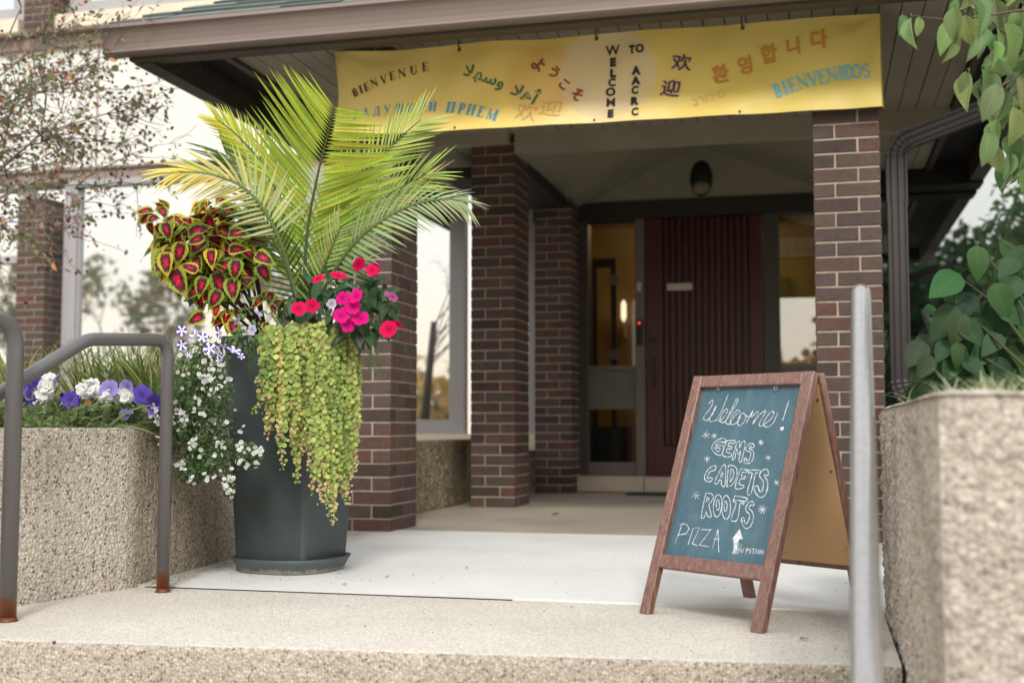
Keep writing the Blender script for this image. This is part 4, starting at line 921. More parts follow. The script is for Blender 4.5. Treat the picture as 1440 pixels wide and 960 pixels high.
for (x, y, r, n, a) in ((340, 180, 38, 3, 1.9), (975, 315, 42, 4, .3)): chalk('chalk_star', star(x, y, r, n, a), 930, 670, 6.858, .0017, False)

# ================================================================== PLANTER POT
PC = at(410, 803, D=4.33); PC.z = 0
pa = math.radians(14.3+23)        # the pot stands turned a little to the left
pa = math.radians(14.3-23)
def sq_ring(s, z, ch=.05, rot=pa):
    P = []
    for sx, sy in ((-1, -1), (1, -1), (1, 1), (-1, 1)):
        h = s/2; c_ = ch*s
        q = [(sx*h, sy*(h-c_)), (sx*(h-c_*.3), sy*(h-c_*.3)), (sx*(h-c_), sy*h)]
        if sx*sy > 0: pass
        else: q = q[::-1]
        if (sx, sy) in ((-1, -1), (1, 1)): pass
        P += q
    ca, sa = math.cos(rot), math.sin(rot)
    return [Vector((PC.x+x*ca-y*sa, PC.y+x*sa+y*ca, z)) for x, y in P]
def loft(rings, mat, name, par, smooth=False):
    n = len(rings[0]); b = MB(); b.smooth = smooth
    V = [p for r in rings for p in r]; F = []
    for i in range(len(rings)-1):
        for k in range(n): F.append((i*n+k, i*n+(k+1) % n, (i+1)*n+(k+1) % n, (i+1)*n+k))
    F.append(tuple(range(n))[::-1]); F.append(tuple((len(rings)-1)*n+k for k in range(n)))
    b.add(V, F); return b.build(name, M[mat], par, recalc=True)
t = thing('planter_pot', 'tall dark grey-green square planter pot overflowing with plants', 'planter pot', tuple(PC))
s0, s1, hp = .285, .372, .84
loft([sq_ring(s0+(s1-s0)*q, .018+(hp-.018)*q, .05+.02*q) for q in (0, .02, .25, .5, .75, .95)]+[sq_ring(s1+.014, hp-.04, .07), sq_ring(s1+.02, hp, .07), sq_ring(s1-.03, hp, .07), sq_ring(s1-.04, hp-.05, .07)], 'pot', 'pot_body', t)
so = loft([sq_ring(s1-.045, hp-.06, .07), sq_ring(s1-.045, hp-.045, .07)], 'soil', 'soil', t)
t = thing('saucer', 'shallow dark plastic saucer under the tall planter pot', 'saucer', tuple(PC))
def oct_ring(r, z, n=28, sq=.10):
    return [Vector((PC.x+r*(1+sq*abs(math.sin(2*(a)))**2)*math.cos(a+pa), PC.y+r*(1+sq*abs(math.sin(2*a))**2)*math.sin(a+pa), z)) for a in [2*math.pi*k/n for k in range(n)]]
loft([oct_ring(.165, .007), oct_ring(.172, .012), oct_ring(.190, .046), oct_ring(.196, .058), oct_ring(.190, .0585), oct_ring(.17, .016)], 'saucer', 'saucer_dish', t, True)

# ================================================================== PALM
LEAFLET = [leaf_mesh('leaflet', M['leaf_smooth'], 1, .045, .35, .35, d, 8, tip=1.1) for d in (.0, .05, .1, .18, .28, .4, .6)]
t_palm = thing('palm', 'tall feathery palm with yellow-green fronds rising from the pot', 'palm', tuple(at(432, 470, D=4.3)))
def spline(P, n):
    P = [Vector(p) for p in P]; out = []
    for i in range(n+1):
        s_ = i/n*(len(P)-1); k = min(int(s_), len(P)-2); u = s_-k
        p0 = P[max(k-1, 0)]; p1 = P[k]; p2 = P[k+1]; p3 = P[min(k+2, len(P)-1)]
        out.append(.5*((2*p1)+(p2-p0)*u+(2*p0-5*p1+4*p2-p3)*u*u+(3*p1-p0-3*p2+p3)*u**3))
    return out
def frond(ctrl, face, n, Lmax, c1, c2, start=.25, ang=(62, 22), droop=.1, sides=(1, 1), lprof=None, wid=1, rc=(.2, .26, .1, 1), jit=.1, joined=False, grav=0):
    pts = spline([at(x, y, D=d) for x, y, d in ctrl], 40); face = Vector(face).normalized()
    b = MB(); b.smooth = True; b.tube(pts, [.0075*(1-.85*i/40)+.0008 for i in range(41)], 6)
    fr = b.build('frond', M['leaf_smooth'], t_palm, color=rc); jb = MB(); jb.smooth = True
    for i in range(n):
        s_ = start+(1-start)*((i+.5)/n); k = s_*40; j = min(int(k), 39); p = pts[j].lerp(pts[j+1], k-j); tg = (pts[j+1]-pts[j]).normalized()
        u = (s_-start)/(1-start)
        for q_, sd in enumerate((-1, 1)):
            nn = (face-tg*face.dot(tg)).normalized(); side = tg.cross(nn)*sd
            a = math.radians(ang[0]+(ang[1]-ang[0])*u+rnd(-3, 3)); d = tg*math.cos(a)+side*math.sin(a)+nn*rnd(-.02, .10)+Vector((0, 0, -grav*rnd(.7, 1.3)))
            L = Lmax*(lprof(u) if lprof else 1)*sides[q_]*rnd(.93, 1.05)
            dr = droop*(.4+u)+rnd(0, .08); me = LEAFLET[min(6, max(0, int(dr*12+rnd(0, 1))))]
            nrm = nn*.8+Vector((0, 0, 1))*.45 if droop > .04 else nn+Vector((0, 0, .15))
            cc = [c1[q]+(c2[q]-c1[q])*min(1, max(0, u+rnd(-.25, .25))) for q in (0, 1, 2)]
            M4 = frame(p, d, nrm) @ Matrix.Diagonal((L*wid*rnd(.85, 1.1), L, L, 1))
            if joined: jb.add([M4 @ v.co for v in me.vertices], [tuple(f.vertices) for f in me.polygons], (*[c*rnd(.8, 1.2) for c in cc], 1))
            else: link('leaflet', me, fr, color=(*cc, 1), M4=M4)
    if joined: tag(jb.build('leaflets', M['foliage'], fr), kind='stuff')
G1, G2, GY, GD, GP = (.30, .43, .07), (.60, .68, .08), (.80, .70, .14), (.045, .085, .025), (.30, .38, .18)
cf = TOCAM
# the big central frond, its second half bending over towards the camera
frond([(432, 465, 4.3), (428, 400, 4.28), (433, 320, 4.22), (447, 245, 4.12), (461, 190, 4.0), (470, 150, 3.9)], cf+Vector((0, 0, .15)), 44, .36, G1, G2, .16, (46, 60), .03, (1, .95), lprof=lambda u: .62+.38*math.sin(math.pi*min(1, u/.85+.1)) if u < .6 else .98-(u-.6)*1.5, wid=1.15)
frond([(434, 465, 4.35), (440, 400, 4.33), (470, 320, 4.3), (508, 252, 4.25), (556, 200, 4.2), (592, 168, 4.15)], cf+Vector((.1, 0, .3)), 36, .27, G1, (.52, .57, .18), .22, (50, 26), .04, (.9, 1.0), lprof=lambda u: 1-.45*u, wid=1.25)
frond([(434, 465, 4.2), (446, 425, 4.15), (478, 368, 4.05), (520, 322, 3.95), (575, 290, 3.9), (625, 280, 3.85), (650, 284, 3.82)], cf+Vector((0, 0, .5)), 38, .13, (.24, .32, .12), (.42, .48, .27), .2, (58, 22), .22, (1, 1.15), lprof=lambda u: .75+.35*math.sin(math.pi*min(1, u+.2)), wid=1.7, grav=.12)
frond([(430, 465, 4.35), (424, 390, 4.35), (405, 310, 4.3), (372, 236, 4.25), (335, 192, 4.2), (305, 168, 4.15)], cf+Vector((-.1, 0, .3)), 30, .19, (.38, .46, .08), (.72, .72, .09), .30, (40, 18), .03, (1, 1), lprof=lambda u: 1.1-.65*u, wid=1.5)
frond([(428, 465, 4.15), (412, 400, 4.1), (388, 325, 4.0), (350, 270, 3.95), (300, 246, 3.9), (252, 242, 3.85)], cf+Vector((0, 0, .5)), 32, .13, (.46, .48, .26), GY, .38, (60, 12), .18, (1, 1.2), lprof=lambda u: .9+.25*math.sin(math.pi*u), wid=1.6, grav=.25)
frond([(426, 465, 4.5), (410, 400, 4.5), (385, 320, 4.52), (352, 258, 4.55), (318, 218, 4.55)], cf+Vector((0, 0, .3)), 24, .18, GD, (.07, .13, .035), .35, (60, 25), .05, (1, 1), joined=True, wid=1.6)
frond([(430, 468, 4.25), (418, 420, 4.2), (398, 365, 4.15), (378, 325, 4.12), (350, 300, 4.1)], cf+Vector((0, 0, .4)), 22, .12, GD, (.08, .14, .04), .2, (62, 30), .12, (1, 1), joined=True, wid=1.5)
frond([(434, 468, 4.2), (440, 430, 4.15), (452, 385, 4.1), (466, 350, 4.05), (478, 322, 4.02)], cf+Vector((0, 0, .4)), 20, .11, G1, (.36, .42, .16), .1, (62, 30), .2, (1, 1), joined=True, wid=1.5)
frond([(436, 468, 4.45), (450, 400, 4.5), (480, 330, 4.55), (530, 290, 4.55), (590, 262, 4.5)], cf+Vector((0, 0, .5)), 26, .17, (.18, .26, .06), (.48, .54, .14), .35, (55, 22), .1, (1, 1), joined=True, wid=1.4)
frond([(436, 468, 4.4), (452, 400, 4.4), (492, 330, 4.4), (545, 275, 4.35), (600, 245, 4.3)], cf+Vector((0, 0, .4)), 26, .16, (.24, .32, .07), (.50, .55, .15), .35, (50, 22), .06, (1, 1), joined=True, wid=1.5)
b = MB(); b.smooth = True
for k in range(7): 
    x = 424+k*3; b.tube([at(x, 475, D=4.3), at(x-1, 440, D=4.29), at(x+(k-3)*1.5, 385, D=4.28)], [.011, .009, .004], 7)
b.build('stem', M['leaf_smooth'], t_palm, color=(.07, .12, .035, 1))

# ================================================================== COLEUS
m = NT('coleus_leaf'); uv = m.n('SeparateXYZ'); m.l(m.coord('UV'), uv.inputs[0]); oi = m.n('ObjectInfo'); v = m.coord()
e = m.math('MULTIPLY', m.math('ABSOLUTE', m.math('SUBTRACT', uv.outputs[0], .5)), 2)
tt = m.math('ABSOLUTE', m.math('SUBTRACT', uv.outputs[1], .42))
r_ = m.math('ADD', m.math('MAXIMUM', e, m.math('MULTIPLY', tt, 1.75)), m.math('MULTIPLY', m.math('SUBTRACT', m.noise(v, 25, 3), .5), .35))
vn = m.math('FRACT', m.math('SUBTRACT', m.math('MULTIPLY', uv.outputs[1], 6), m.math('MULTIPLY', e, 2.0)))
r2 = m.math('ADD', r_, m.math('MULTIPLY', m.math('ABSOLUTE', m.math('SUBTRACT', vn, .5)), .22))
edge = m.mix(m.math('POWER', oi.outputs['Random'], 2.5), srgb(128, 150, 50), srgb(224, 186, 56))
inner = m.ramp(r2, [(.12, srgb(228, 24, 84)), (.26, srgb(168, 18, 54)), (.40, srgb(86, 20, 36)), (.6, srgb(66, 28, 30)), (.75, srgb(70, 40, 28))])
ef = m.ramp(r2, [(.60, (0, 0, 0)), (.74, (1, 1, 1))]); c = m.mix(ef, inner, edge)
m.col(c); m.rough(.55); m.b.inputs['Specular IOR Level'].default_value = .25; m.bump(m.math('ABSOLUTE', m.math('SUBTRACT', vn, .5)), .3, .003)
tr = m.n('BsdfTranslucent'); ms = m.n('MixShader'); ms.inputs[0].default_value = .2; m.l(c, tr.inputs[0]); m.l(m.b.outputs[0], ms.inputs[1]); m.l(tr.outputs[0], ms.inputs[2]); m.l(ms.outputs[0], m.o.inputs[0])
M['coleus'] = m.m
COL = [leaf_mesh('leaf', M['coleus'], 1, .66, .33, f, d, 14, serr=.045, wave=.05, tip=1.5, petiole=.25, half=2) for f, d in ((.12, .15), (.2, .3), (.1, .45), (.28, .2), (.05, .6))]
t_ = thing('coleus', 'coleus plant with red-hearted, yellow-edged leaves on the left of the pot', 'plant', tuple(at(360, 470, D=4.25)))
def blob_leaves(par, meshes, name, centers, n, size, color=None, facecam=.6, down=.5, col_fn=None):
    for k in range(n):
        cx, cy, cd, rx, ry, rd = random.choice(centers)
        q = rdir(); 
        if q.dot(Vector((0, 0, 1))) > 2: continue
        # point near the front of the ellipsoid
        c_ = at(cx, cy, D=cd); ex = RT*q.x*rx/FPX*cd + UPV*q.y*ry/FPX*cd - FW*abs(q.z)*rd
        p = c_+ex*rnd(.6, 1.0); outw = (RT*q.x+UPV*q.y-FW*(abs(q.z)+.3)).normalized()
        d = (outw*.55+Vector((0, 0, -1))*down*rnd(.4, 1.3)+rdir()*.45).normalized()
        nrm = (outw*(1-facecam)+TOCAM*facecam+Vector((0, 0, .5))+rdir()*.3)
        put(name, random.choice(meshes), par, p-d*size*.4, d, nrm, size*rnd(.58, 1.2), col_fn() if col_fn else color)
blob_leaves(t_, COL, 'leaf', [(300, 355, 4.2, 80, 62, .16), (260, 350, 4.15, 45, 45, .1), (335, 350, 4.2, 48, 55, .12), (300, 395, 4.1, 55, 40, .12), (320, 330, 4.2, 62, 48, .1)], 165, .096, down=.3)
blob_leaves(t_, [leaf_mesh('leaf', M['leaf'], 1, .6, .4, .1, .3, 6)], 'leaf', [(300, 350, 4.28, 66, 52, .04), (305, 395, 4.25, 50, 36, .04)], 70, .07, col_fn=lambda: (rnd(.06, .12), rnd(.10, .16), rnd(.02, .04), 1))
# chosen front leaves
for (x, y, dx, dy, s_) in ((195, 395, 10, 95, .085), (280, 350, -20, 110, .08), (435, 370, 0, 80, .07), (520, 330, 90, -20, .07), (565, 430, -10, 95, .075), (230, 480, 50, 100, .11), (460, 500, 25, 110, .10), (400, 520, -30, 90, .075), (540, 530, 10, 100, .085), (660, 370, 60, 25, .075), (310, 240, 90, -40, .09), (190, 220, 20, 60, .07), (520, 250, 60, -10, .075), (400, 280, -80, 20, .065), (680, 440, 40, 60, .08), (400, 690, -70, 40, .07), (540, 740, 20, 90, .07), (465, 650, -10, 70, .055)):
    p = at(180+x/3.69, 260+(y-dy*.5)/3.69, D=4.02+rnd(-.03, .03)); d = (RT*dx-UPV*dy-FW*30).normalized(); put('leaf', random.choice(COL[:3]), t_, p, d, TOCAM+rdir()*.25+Vector((0, 0, .3)), s_*1.08)
blob_leaves(t_, COL, 'leaf', [(320, 445, 4.1, 25, 18, .05), (222, 305, 4.15, 22, 22, .05), (300, 295, 4.25, 35, 16, .08), (380, 440, 4.15, 26, 30, .05)], 46, .062)
b = MB(); b.smooth = True
for k in range(12):
    a = at(370+rnd(-10, 10), 470, D=4.28); e_ = at(rnd(225, 370), rnd(300, 430), D=4.22); b.tube([a, a.lerp(e_, .5)+Vector((0, 0, .05)), e_], [.006, .005, .003], 5)
b.build('stem', M['leaf_smooth'], t_, color=(.12, .08, .04, 1))

# ================================================================== IMPATIENS
def flower_mesh(name, mat, petals=5, w=.62, notch=.12, cup=.12, ctr=None):
    b = MB(); b.smooth = True
    for k in range(petals):
        a = 2*math.pi*k/petals+rnd(-.06, .06); ca, sa = math.cos(a), math.sin(a); V = [(0, 0, 0)]; U = [(0, .5)]; n = 8
        rim = []
        for i in range(n+1):
            u = i/n*2-1; r = (1-notch*math.exp(-(u*3.5)**2)) * (1-.35*abs(u)**2.2); aa = u*w*math.pi/petals*1.75
            rim.append((r*math.cos(aa), r*math.sin(aa), cup*r*r+rnd(-.03, .03)+.02*(k % 2)))
        for x, y, z in [(p[0]*.5, p[1]*.55, p[2]*.25+.01) for p in rim]+rim: V.append((x*ca-y*sa, x*sa+y*ca, z)); 
        U += [(.5, i/n) for i in range(n+1)]+[(1, i/n) for i in range(n+1)]
        F = [(0, i+1, i+2) for i in range(n)]+[(1+i, n+2+i, n+3+i, 2+i) for i in range(n)]
        b.add(V, F, uvs=U)
    if ctr: b.tube([(0, 0, .0), (0, 0, .09)], [.09, .05], 8)
    return b.mesh(name, mat)
IMPF = [flower_mesh('flower', M['petal'], 5, c, .1, q) for c, q in ((.66, .1), (.7, .2), (.64, .05))]
IMPL = [leaf_mesh('leaf', M['leaf'], 1, .42, .42, .2, d, 8, wave=.03, tip=1.2, petiole=.2) for d in (.15, .3, .45)]
t_ = thing('impatiens', 'impatiens with magenta flowers and dark green leaves on the right of the pot', 'plant', tuple(at(480, 480, D=4.1)))
blob_leaves(t_, IMPL, 'leaf', [(470, 400, 4.15, 50, 32, .1), (505, 410, 4.1, 45, 32, .1), (530, 440, 4.05, 32, 34, .08), (470, 450, 4.05, 55, 28, .08), (500, 465, 4.0, 40, 20, .05), (415, 435, 4.1, 26, 22, .04)], 190, .07, col_fn=lambda: (rnd(.035, .07), rnd(.075, .12), rnd(.035, .055), 1), down=.7)
pos = [(405, 312, 1), (575, 288, 1.15), (745, 188, 1), (860, 240, .95), (893, 262, .8), (240, 565, 1.1), (355, 540, 1), (610, 475, 1), (725, 460, 1.1), (695, 545, 1.1), (600, 625, 1.15), (650, 700, 1.1), (760, 645, 1.25), (1000, 740, 1.25), (1085, 690, .8)]
for k, (x, y, s_) in enumerate(pos):
    p = at(380+x/6, 340+y/6, D=3.93+rnd(-.02, .02)); c = (.80, .006, .10, 1) if k in (0, 1, 2, 3, 4, 5, 6, 13, 14) else (.83, .008, .26, 1)
    put('flower', random.choice(IMPF), t_, p, rdir(), TOCAM+Vector((rnd(-.35, .35), 0, rnd(-.05, .5))), .0262*s_, c)
for x, y, s_, c in ((900, 190, .7, (.5, .04, .28, 1)), (1035, 462, .85, (.75, .18, .5, 1)), (985, 440, .4, (.6, .12, .35, 1))):
    put('flower', IMPF[0], t_, at(380+x/6, 340+y/6, D=3.95), rdir(), TOCAM+Vector((rnd(-.5, .5), 0, .2)), .0245*s_, c)
b = MB(); b.smooth = True
for k in range(16):
    a = at(470+rnd(-20, 20), 480, D=4.15); e_ = at(rnd(420, 550), rnd(385, 455), D=4.1); b.tube([a, a.lerp(e_, .5)+Vector((0, 0, .04)), e_], [.005, .004, .002], 5)
b.build('stem', M['leaf_smooth'], t_, color=(.12, .1, .05, 1))

# ================================================================== STAR PETUNIAS / VERBENA
m = NT('star_petal'); uv = m.n('SeparateXYZ'); m.l(m.coord('UV'), uv.inputs[0]); q = m.math('ABSOLUTE', m.math('SUBTRACT', uv.outputs[1], .5))
c = m.mix(m.ramp(q, [(.13, (0, 0, 0)), (.17, (1, 1, 1))]), srgb(240, 238, 244), srgb(84, 50, 150)); c = m.mix(m.ramp(uv.outputs[0], [(.08, (1, 1, 1)), (.16, (0, 0, 0))]), c, srgb(60, 30, 96))
m.col(c); m.rough(.6); M['star'] = m.m
STF = flower_mesh('flower', M['star'], 5, .74, .08, .15)
t_ = thing('petunia', 'purple and white star-striped petunias spilling over the left rim of the pot', 'plant', tuple(at(330, 480, D=4.05)))
for x, y, s_ in ((280, 755, .8), (340, 780, 1.1), (385, 790, .8), (475, 768, 1), (425, 850, .95), (495, 835, 1), (465, 872, 1.05), (550, 860, 1.1), (480, 905, .9), (280, 830, .8), (585, 890, .6), (312, 880, .4)):
    put('flower', STF, t_, at(180+x/3.69, 260+y/3.69, D=3.90+rnd(-.02, .02)), rdir(), TOCAM+Vector((rnd(-.4, .4), 0, rnd(-.1, .3))), .0235*s_)
for x, y, s_ in ((675, 665, 1), (645, 750, .95), (565, 705, .9), (560, 700, .7)):
    put('flower', IMPF[2], t_, at(180+x/3.69, 260+y/3.69, D=3.9), rdir(), TOCAM+Vector((rnd(-.3, .3), 0, .2)), .019*s_, (.62, .56, .85, 1))
put('flower', IMPF[0], t_, at(380+517/6, 340+520/6, D=3.9), rdir(), TOCAM, .019, (.72, .68, .9, 1))
PTL = [leaf_mesh('leaf', M['leaf'], 1, .45, .45, .1, .3, 5)]
blob_leaves(t_, PTL, 'leaf', [(360, 455, 4.02, 36, 26, .05), (300, 490, 4.0, 40, 22, .05), (345, 480, 4.0, 30, 16, .03)], 130, .026, col_fn=lambda: (rnd(.07, .13), rnd(.14, .2), rnd(.04, .07), 1))

# ================================================================== BACOPA (white flowers)
t_ = thing('bacopa', 'mound of tiny white flowers trailing from the pot behind the handrail', 'plant', tuple(at(300, 600, D=4.1)))
b = MB()
zones = [(280, 520, 42, 42), (262, 560, 46, 45), (285, 610, 58, 42), (252, 600, 36, 40), (300, 645, 40, 36), (345, 640, 24, 20), (322, 682, 9, 18), (300, 560, 34, 50), (228, 585, 18, 24), (270, 660, 26, 22)]
def small_leaf(b, p, s_, col, tilt=.6):
    d = rdir(); n = (TOCAM*tilt+rdir()+Vector((0, 0, .5))).normalized(); x = d.cross(n).normalized(); d = n.cross(x)
    b.add([p-d*s_, p+x*s_*.55-d*.1*s_, p+d*s_, p-x*s_*.55+d*.1*s_], [(0, 1, 2, 3)], col)
for k in range(5200):
    cx, cy, rx, ry = random.choice(zones); q = rdir(); f_ = rnd(.3, 1)
    p = at(cx+q.x*rx*f_, cy+q.y*ry*f_, D=4.0-abs(q.z)*.08+rnd(-.02, .1))
    g_ = rnd(.6, 1.3); small_leaf(b, p, rnd(.006, .012), (.10*g_, .17*g_, .06*g_, 1))
tag(b.build('foliage', M['foliage'], t_), kind='stuff')
BF = [flower_mesh('flower', M['petal'], 5, .62, .05, .15) for k in range(2)]
k = 0
while k < 215:
    cx, cy, rx, ry = random.choice(zones); a_, r_ = rnd(0, 6.283), rnd(0, 1)**.5; p = at(cx+math.cos(a_)*r_*rx, cy+math.sin(a_)*r_*ry, D=3.905-.05*(1-r_))
    nb = 1 if rnd(0, 1) < .75 else 3
    for j in range(nb): put('flower', random.choice(BF), t_, p+rdir()*.011*(nb > 1), rdir(), TOCAM+rdir()*.6, rnd(.0058, .0085), (.82, .82, .78, 1)); k += 1
for k in range(26):
    x, y = rnd(218, 262), rnd(575, 600); put('flower', BF[0], t_, at(x, y, D=3.92), rdir(), TOCAM+rdir()*.6, rnd(.007, .011), (.82, .82, .78, 1))

# ================================================================== CREEPING JENNY
t_ = thing('creeping_jenny', 'curtain of chartreuse trailing creeping jenny down the front of the pot', 'plant', tuple(at(435, 480, D=4.0)))
def disc_leaf(b, p, r, n, col):
    x = n.orthogonal().normalized(); y = n.cross(x); a0 = rnd(0, 1)
    b.add([p+(x*math.cos(a0+a*math.pi/3)+y*math.sin(a0+a*math.pi/3))*r for a in range(6)], [(0, 1, 2, 3, 4, 5)], col)
def pot_face_D(x):      # distance of the pot's front face below the rim
    return 4.02 if x < 445 else 4.02+(x-445)*.0028
NS = 80
for s_i in range(NS):
    x = 372+(500-372)*((s_i+rnd(-.5, .5))/NS); x = min(505, max(366, x)); side = (x-366)/139
    bot = 632+98*min(1, max(0, (side-.12)/.62))**1.3 + rnd(-75, 12)
    if side > .85: bot = rnd(560, 700)
    if side < .1: bot = rnd(560, 600)
    if s_i % 4 == 0: bot -= rnd(0, 120)
    topy = 466-10*math.sin(side*math.pi)+rnd(-8, 8); D0 = pot_face_D(x)-rnd(.015, .085)
    xb = x+(side-.45)*20*rnd(.3, 1)+rnd(-6, 6); L = (bot-topy)/415; n = max(4, int(L/.0125)); b = MB(); ph = rnd(0, 6)
    c0_ = random.choice(((.31, .41, .10), (.38, .46, .12), (.27, .37, .08), (.52, .52, .15), (.20, .31, .06), (.30, .42, .11), (.42, .46, .13)))
    stem_pts = []
    for i in range(n+1):
        u = i/n; px_ = x+(xb-x)*u+3.2*math.sin(u*7+ph)+1.5*math.sin(u*17+ph*2); py = topy+(bot-topy)*u; p = at(px_, py, D=D0-.02*math.sin(min(1, u*4)*math.pi/2)-.03*u*(side > .5))
        stem_pts.append(p)
        if i == 0: continue
        tipf = max(0, (u-.8)/.2); r = rnd(.0055, .0105)*(1-.5*tipf)
        k2 = rnd(.65, 1.3); cc = [c0_[q]*k2 for q in range(3)]
        if rnd(0, 1) < .07 and side < .6: cc = [.55, .45, .14]
        if tipf > .45 and rnd(0, 1) < .5: cc = [.58, .42, .20]
        for sd in (-1, 1):
            a = ph+i*1.6; ax = RT*math.cos(a)*.8-FW*abs(math.sin(a))*.6; nn_ = (TOCAM*.9+ax*sd*.5+rdir()*.35+Vector((0, 0, .25))).normalized()
            disc_leaf(b, p+ax*sd*.0085+rdir()*.006, r, nn_, (*cc, 1))
    b.tube(stem_pts[::3]+[stem_pts[-1]], .0012, 4, col=(.35, .25, .12, 1))
    b.build('trailing_stem', M['foliage'], t_)
# asparagus fern wisps
t_ = thing('asparagus_fern', 'wispy green fern hanging over the right rim of the pot', 'plant', tuple(at(520, 480, D=4.1)))
for (x0, y0, x1, y1) in ((505, 455, 528, 528), (510, 450, 520, 520), (515, 460, 533, 515), (500, 440, 535, 470), (380, 440, 392, 478), (350, 500, 352, 520), (505, 420, 522, 432), (390, 430, 350, 420)):
    b = MB(); P = spline([at(x0, y0, D=4.0), at((x0+x1)/2+3, (y0+y1)/2-6, D=3.97), at(x1, y1, D=3.97)], 14); b.tube(P, .001, 4, col=(.1, .16, .05, 1))
    for p in P[2:]:
        for j in range(16): d = rdir(); g_ = rnd(.7, 1.3); x_ = d.orthogonal().normalized()*.0007; b.add([p-x_, p+x_, p+d*rnd(.008, .018)], [(0, 1, 2)], (.07*g_, .15*g_, .04*g_, 1))
    b.build('frond', M['foliage'], t_)

# ================================================================== FLOWER BED IN THE LEFT PLANTER
def tuft(name, label, cat, base, n, L, spread, cols, group=None, wid=.006, lean=(0, 0, 0), par_parts=True):
    t_ = thing(name, label, cat, tuple(base), group)
    b = MB(); b.smooth = True
    for k in range(n):
        a = rnd(0, 2*math.pi); d = Vector((math.cos(a)*rnd(.1, spread), math.sin(a)*rnd(.1, spread), 1))+Vector(lean); d.normalize(); l = L*rnd(.6, 1.1)
        p = Vector(base)+Vector((rnd(-1, 1), rnd(-1, 1), 0))*.05*spread*2; sd = d.cross(Vector((0, 0, 1)));  sd = (sd.normalized() if sd.length > .01 else Vector((1, 0, 0)))
        V = []; c = random.choice(cols); g_ = rnd(.75, 1.2); sd = (sd+RT*.8).normalized()
        for i in range(6):
            u = i/5; q = p+d*l*u+Vector((d.x, d.y, 0))*l*.6*u*u-Vector((0, 0, 1))*l*.45*u**3*rnd(.6, 1.2); w = wid*(1-u**2*.95)
            V += [q-sd*w/2, q+sd*w/2]
        b.add(V, [(2*i, 2*i+1, 2*i+3, 2*i+2) for i in range(5)], (c[0]*g_, c[1]*g_, c[2]*g_, 1))
    tag(b.build('blades', M['foliage'], t_), kind='stuff'); return t_
GG = [(.12, .19, .05), (.18, .25, .08), (.09, .15, .04), (.26, .3, .12), (.44, .40, .11)]
for k, (x, D_, lab) in enumerate(((200, 4.9, 'tall green grass in the left planter nearest the pot'), (165, 5.0, 'tall green grass in the left planter just left of the nearest tuft'), (130, 5.2, 'tall green grass in the planter in front of the far brick pilaster'), (20, 5.2, 'tall yellow-green grass at the left edge of the planter'), (235, 4.8, 'tall green grass behind the white flowers and the rail'), (60, 5.6, 'thin tall grass before the foot of the far brick pilaster'))):
    p = at(x, 590, D=D_); p.z = .52
    tuft('ornamental_grass', lab, 'grass', p, 130, .56 if k != 5 else .4, .5, GG if k != 3 else [(.34, .34, .08), (.2, .25, .07)], 'ornamental grasses in the left planter', .010)
b = MB()
for k in range(3800):
    x = rnd(-20, 250); D_ = rnd(3.75, 4.9); p = at(x, 595, D=D_); lx = -2.159-(p.y-3.487)*.083 if p.y > 3.487 else -2.159-(3.487-p.y)*.25
    if p.x > lx-.02: continue
    p.z = .52+rnd(0, .07); g_ = rnd(.7, 1.3); small_leaf(b, p, rnd(.012, .024), (.13*g_, .18*g_, .06*g_, 1), .4)
# low strap leaves lying along the front rim
for k in range(420):
    x = rnd(-10, 235); p = at(x, 600, D=rnd(3.78, 4.2)); p.z = .52
    if p.x > -2.2: continue
    d = (RT*rnd(-1, 1)+Vector((0, 0, 1))*rnd(.1, .5)).normalized(); l = rnd(.08, .2); V = []
    for i in range(5): u = i/4; q = p+d*l*u-Vector((0, 0, 1))*l*.35*u*u; w = .004*(1-u*u*.9); V += [q-UPV*w, q+UPV*w]
    g_ = rnd(.7, 1.3); b.add(V, [(2*i, 2*i+1, 2*i+3, 2*i+2) for i in range(4)], (.19*g_, .24*g_, .10*g_, 1))
tag(b.build('ground_cover', M['foliage']), 'low green leaves covering the soil of the left planter', 'ground cover', kind='stuff')
PET = flower_mesh('flower', M['petal'], 5, .78, .06, .3, True)
WHT = flower_mesh('flower', M['petal'], 5, .62, .04, .2)
def R6(x, y): return x/4.8, 460+y/4.8
wh = [('big clump of white flowers just right of the left rail post', [(300, 430, 75, 85)]), ('round clump of white flowers left of the purple petunia cluster', [(600, 420, 75, 55)]), ('white flower clump in the middle of the purple blooms', [(715, 468, 50, 35)]), ('white flower clump nearest the potted plants', [(838, 468, 60, 38)]), ('small white flower clump low at the wall near the left post', [(285, 560, 45, 50)]), ('single small white bloom above the planter rim', [(540, 562, 25, 20)]), ('pale flower clump at the left picture edge', [(20, 590, 40, 60)])]
for lab, zs in wh:
    x, y = R6(zs[0][0], zs[0][1]); c_ = at(x, y, D=3.95); t_ = thing('white_flower', lab, 'flower', (c_.x, c_.y, .52), 'white flower clumps in the left planter')
    for cx, cy, rx, ry in zs:
        for k in range(int(rx*ry/95)+4):
            q = rdir(); x, y = R6(cx+q.x*rx*.9, cy+q.y*ry*.9)
            if cx == 300: y -= q.x*12
            put('bloom', WHT, t_, at(x, y, D=3.95-abs(q.z)*.05), rdir(), TOCAM+rdir()*.5+Vector((0, 0, .3)), rnd(.013, .019), (.92, .91, .87, 1))
    b = MB(); top_ = at(*R6(zs[0][0], zs[0][1]), D=3.99)
    for k in range(5): b.tube([(c_.x+rnd(-.03, .03), c_.y+.04+rnd(-.02, .02), .5), (c_.x+rnd(-.03, .03), c_.y+.04, (c_.z+.52)/2), tuple(top_)], .003, 5, col=(.1, .15, .05, 1))
    b.build('stem', M['foliage'], t_)
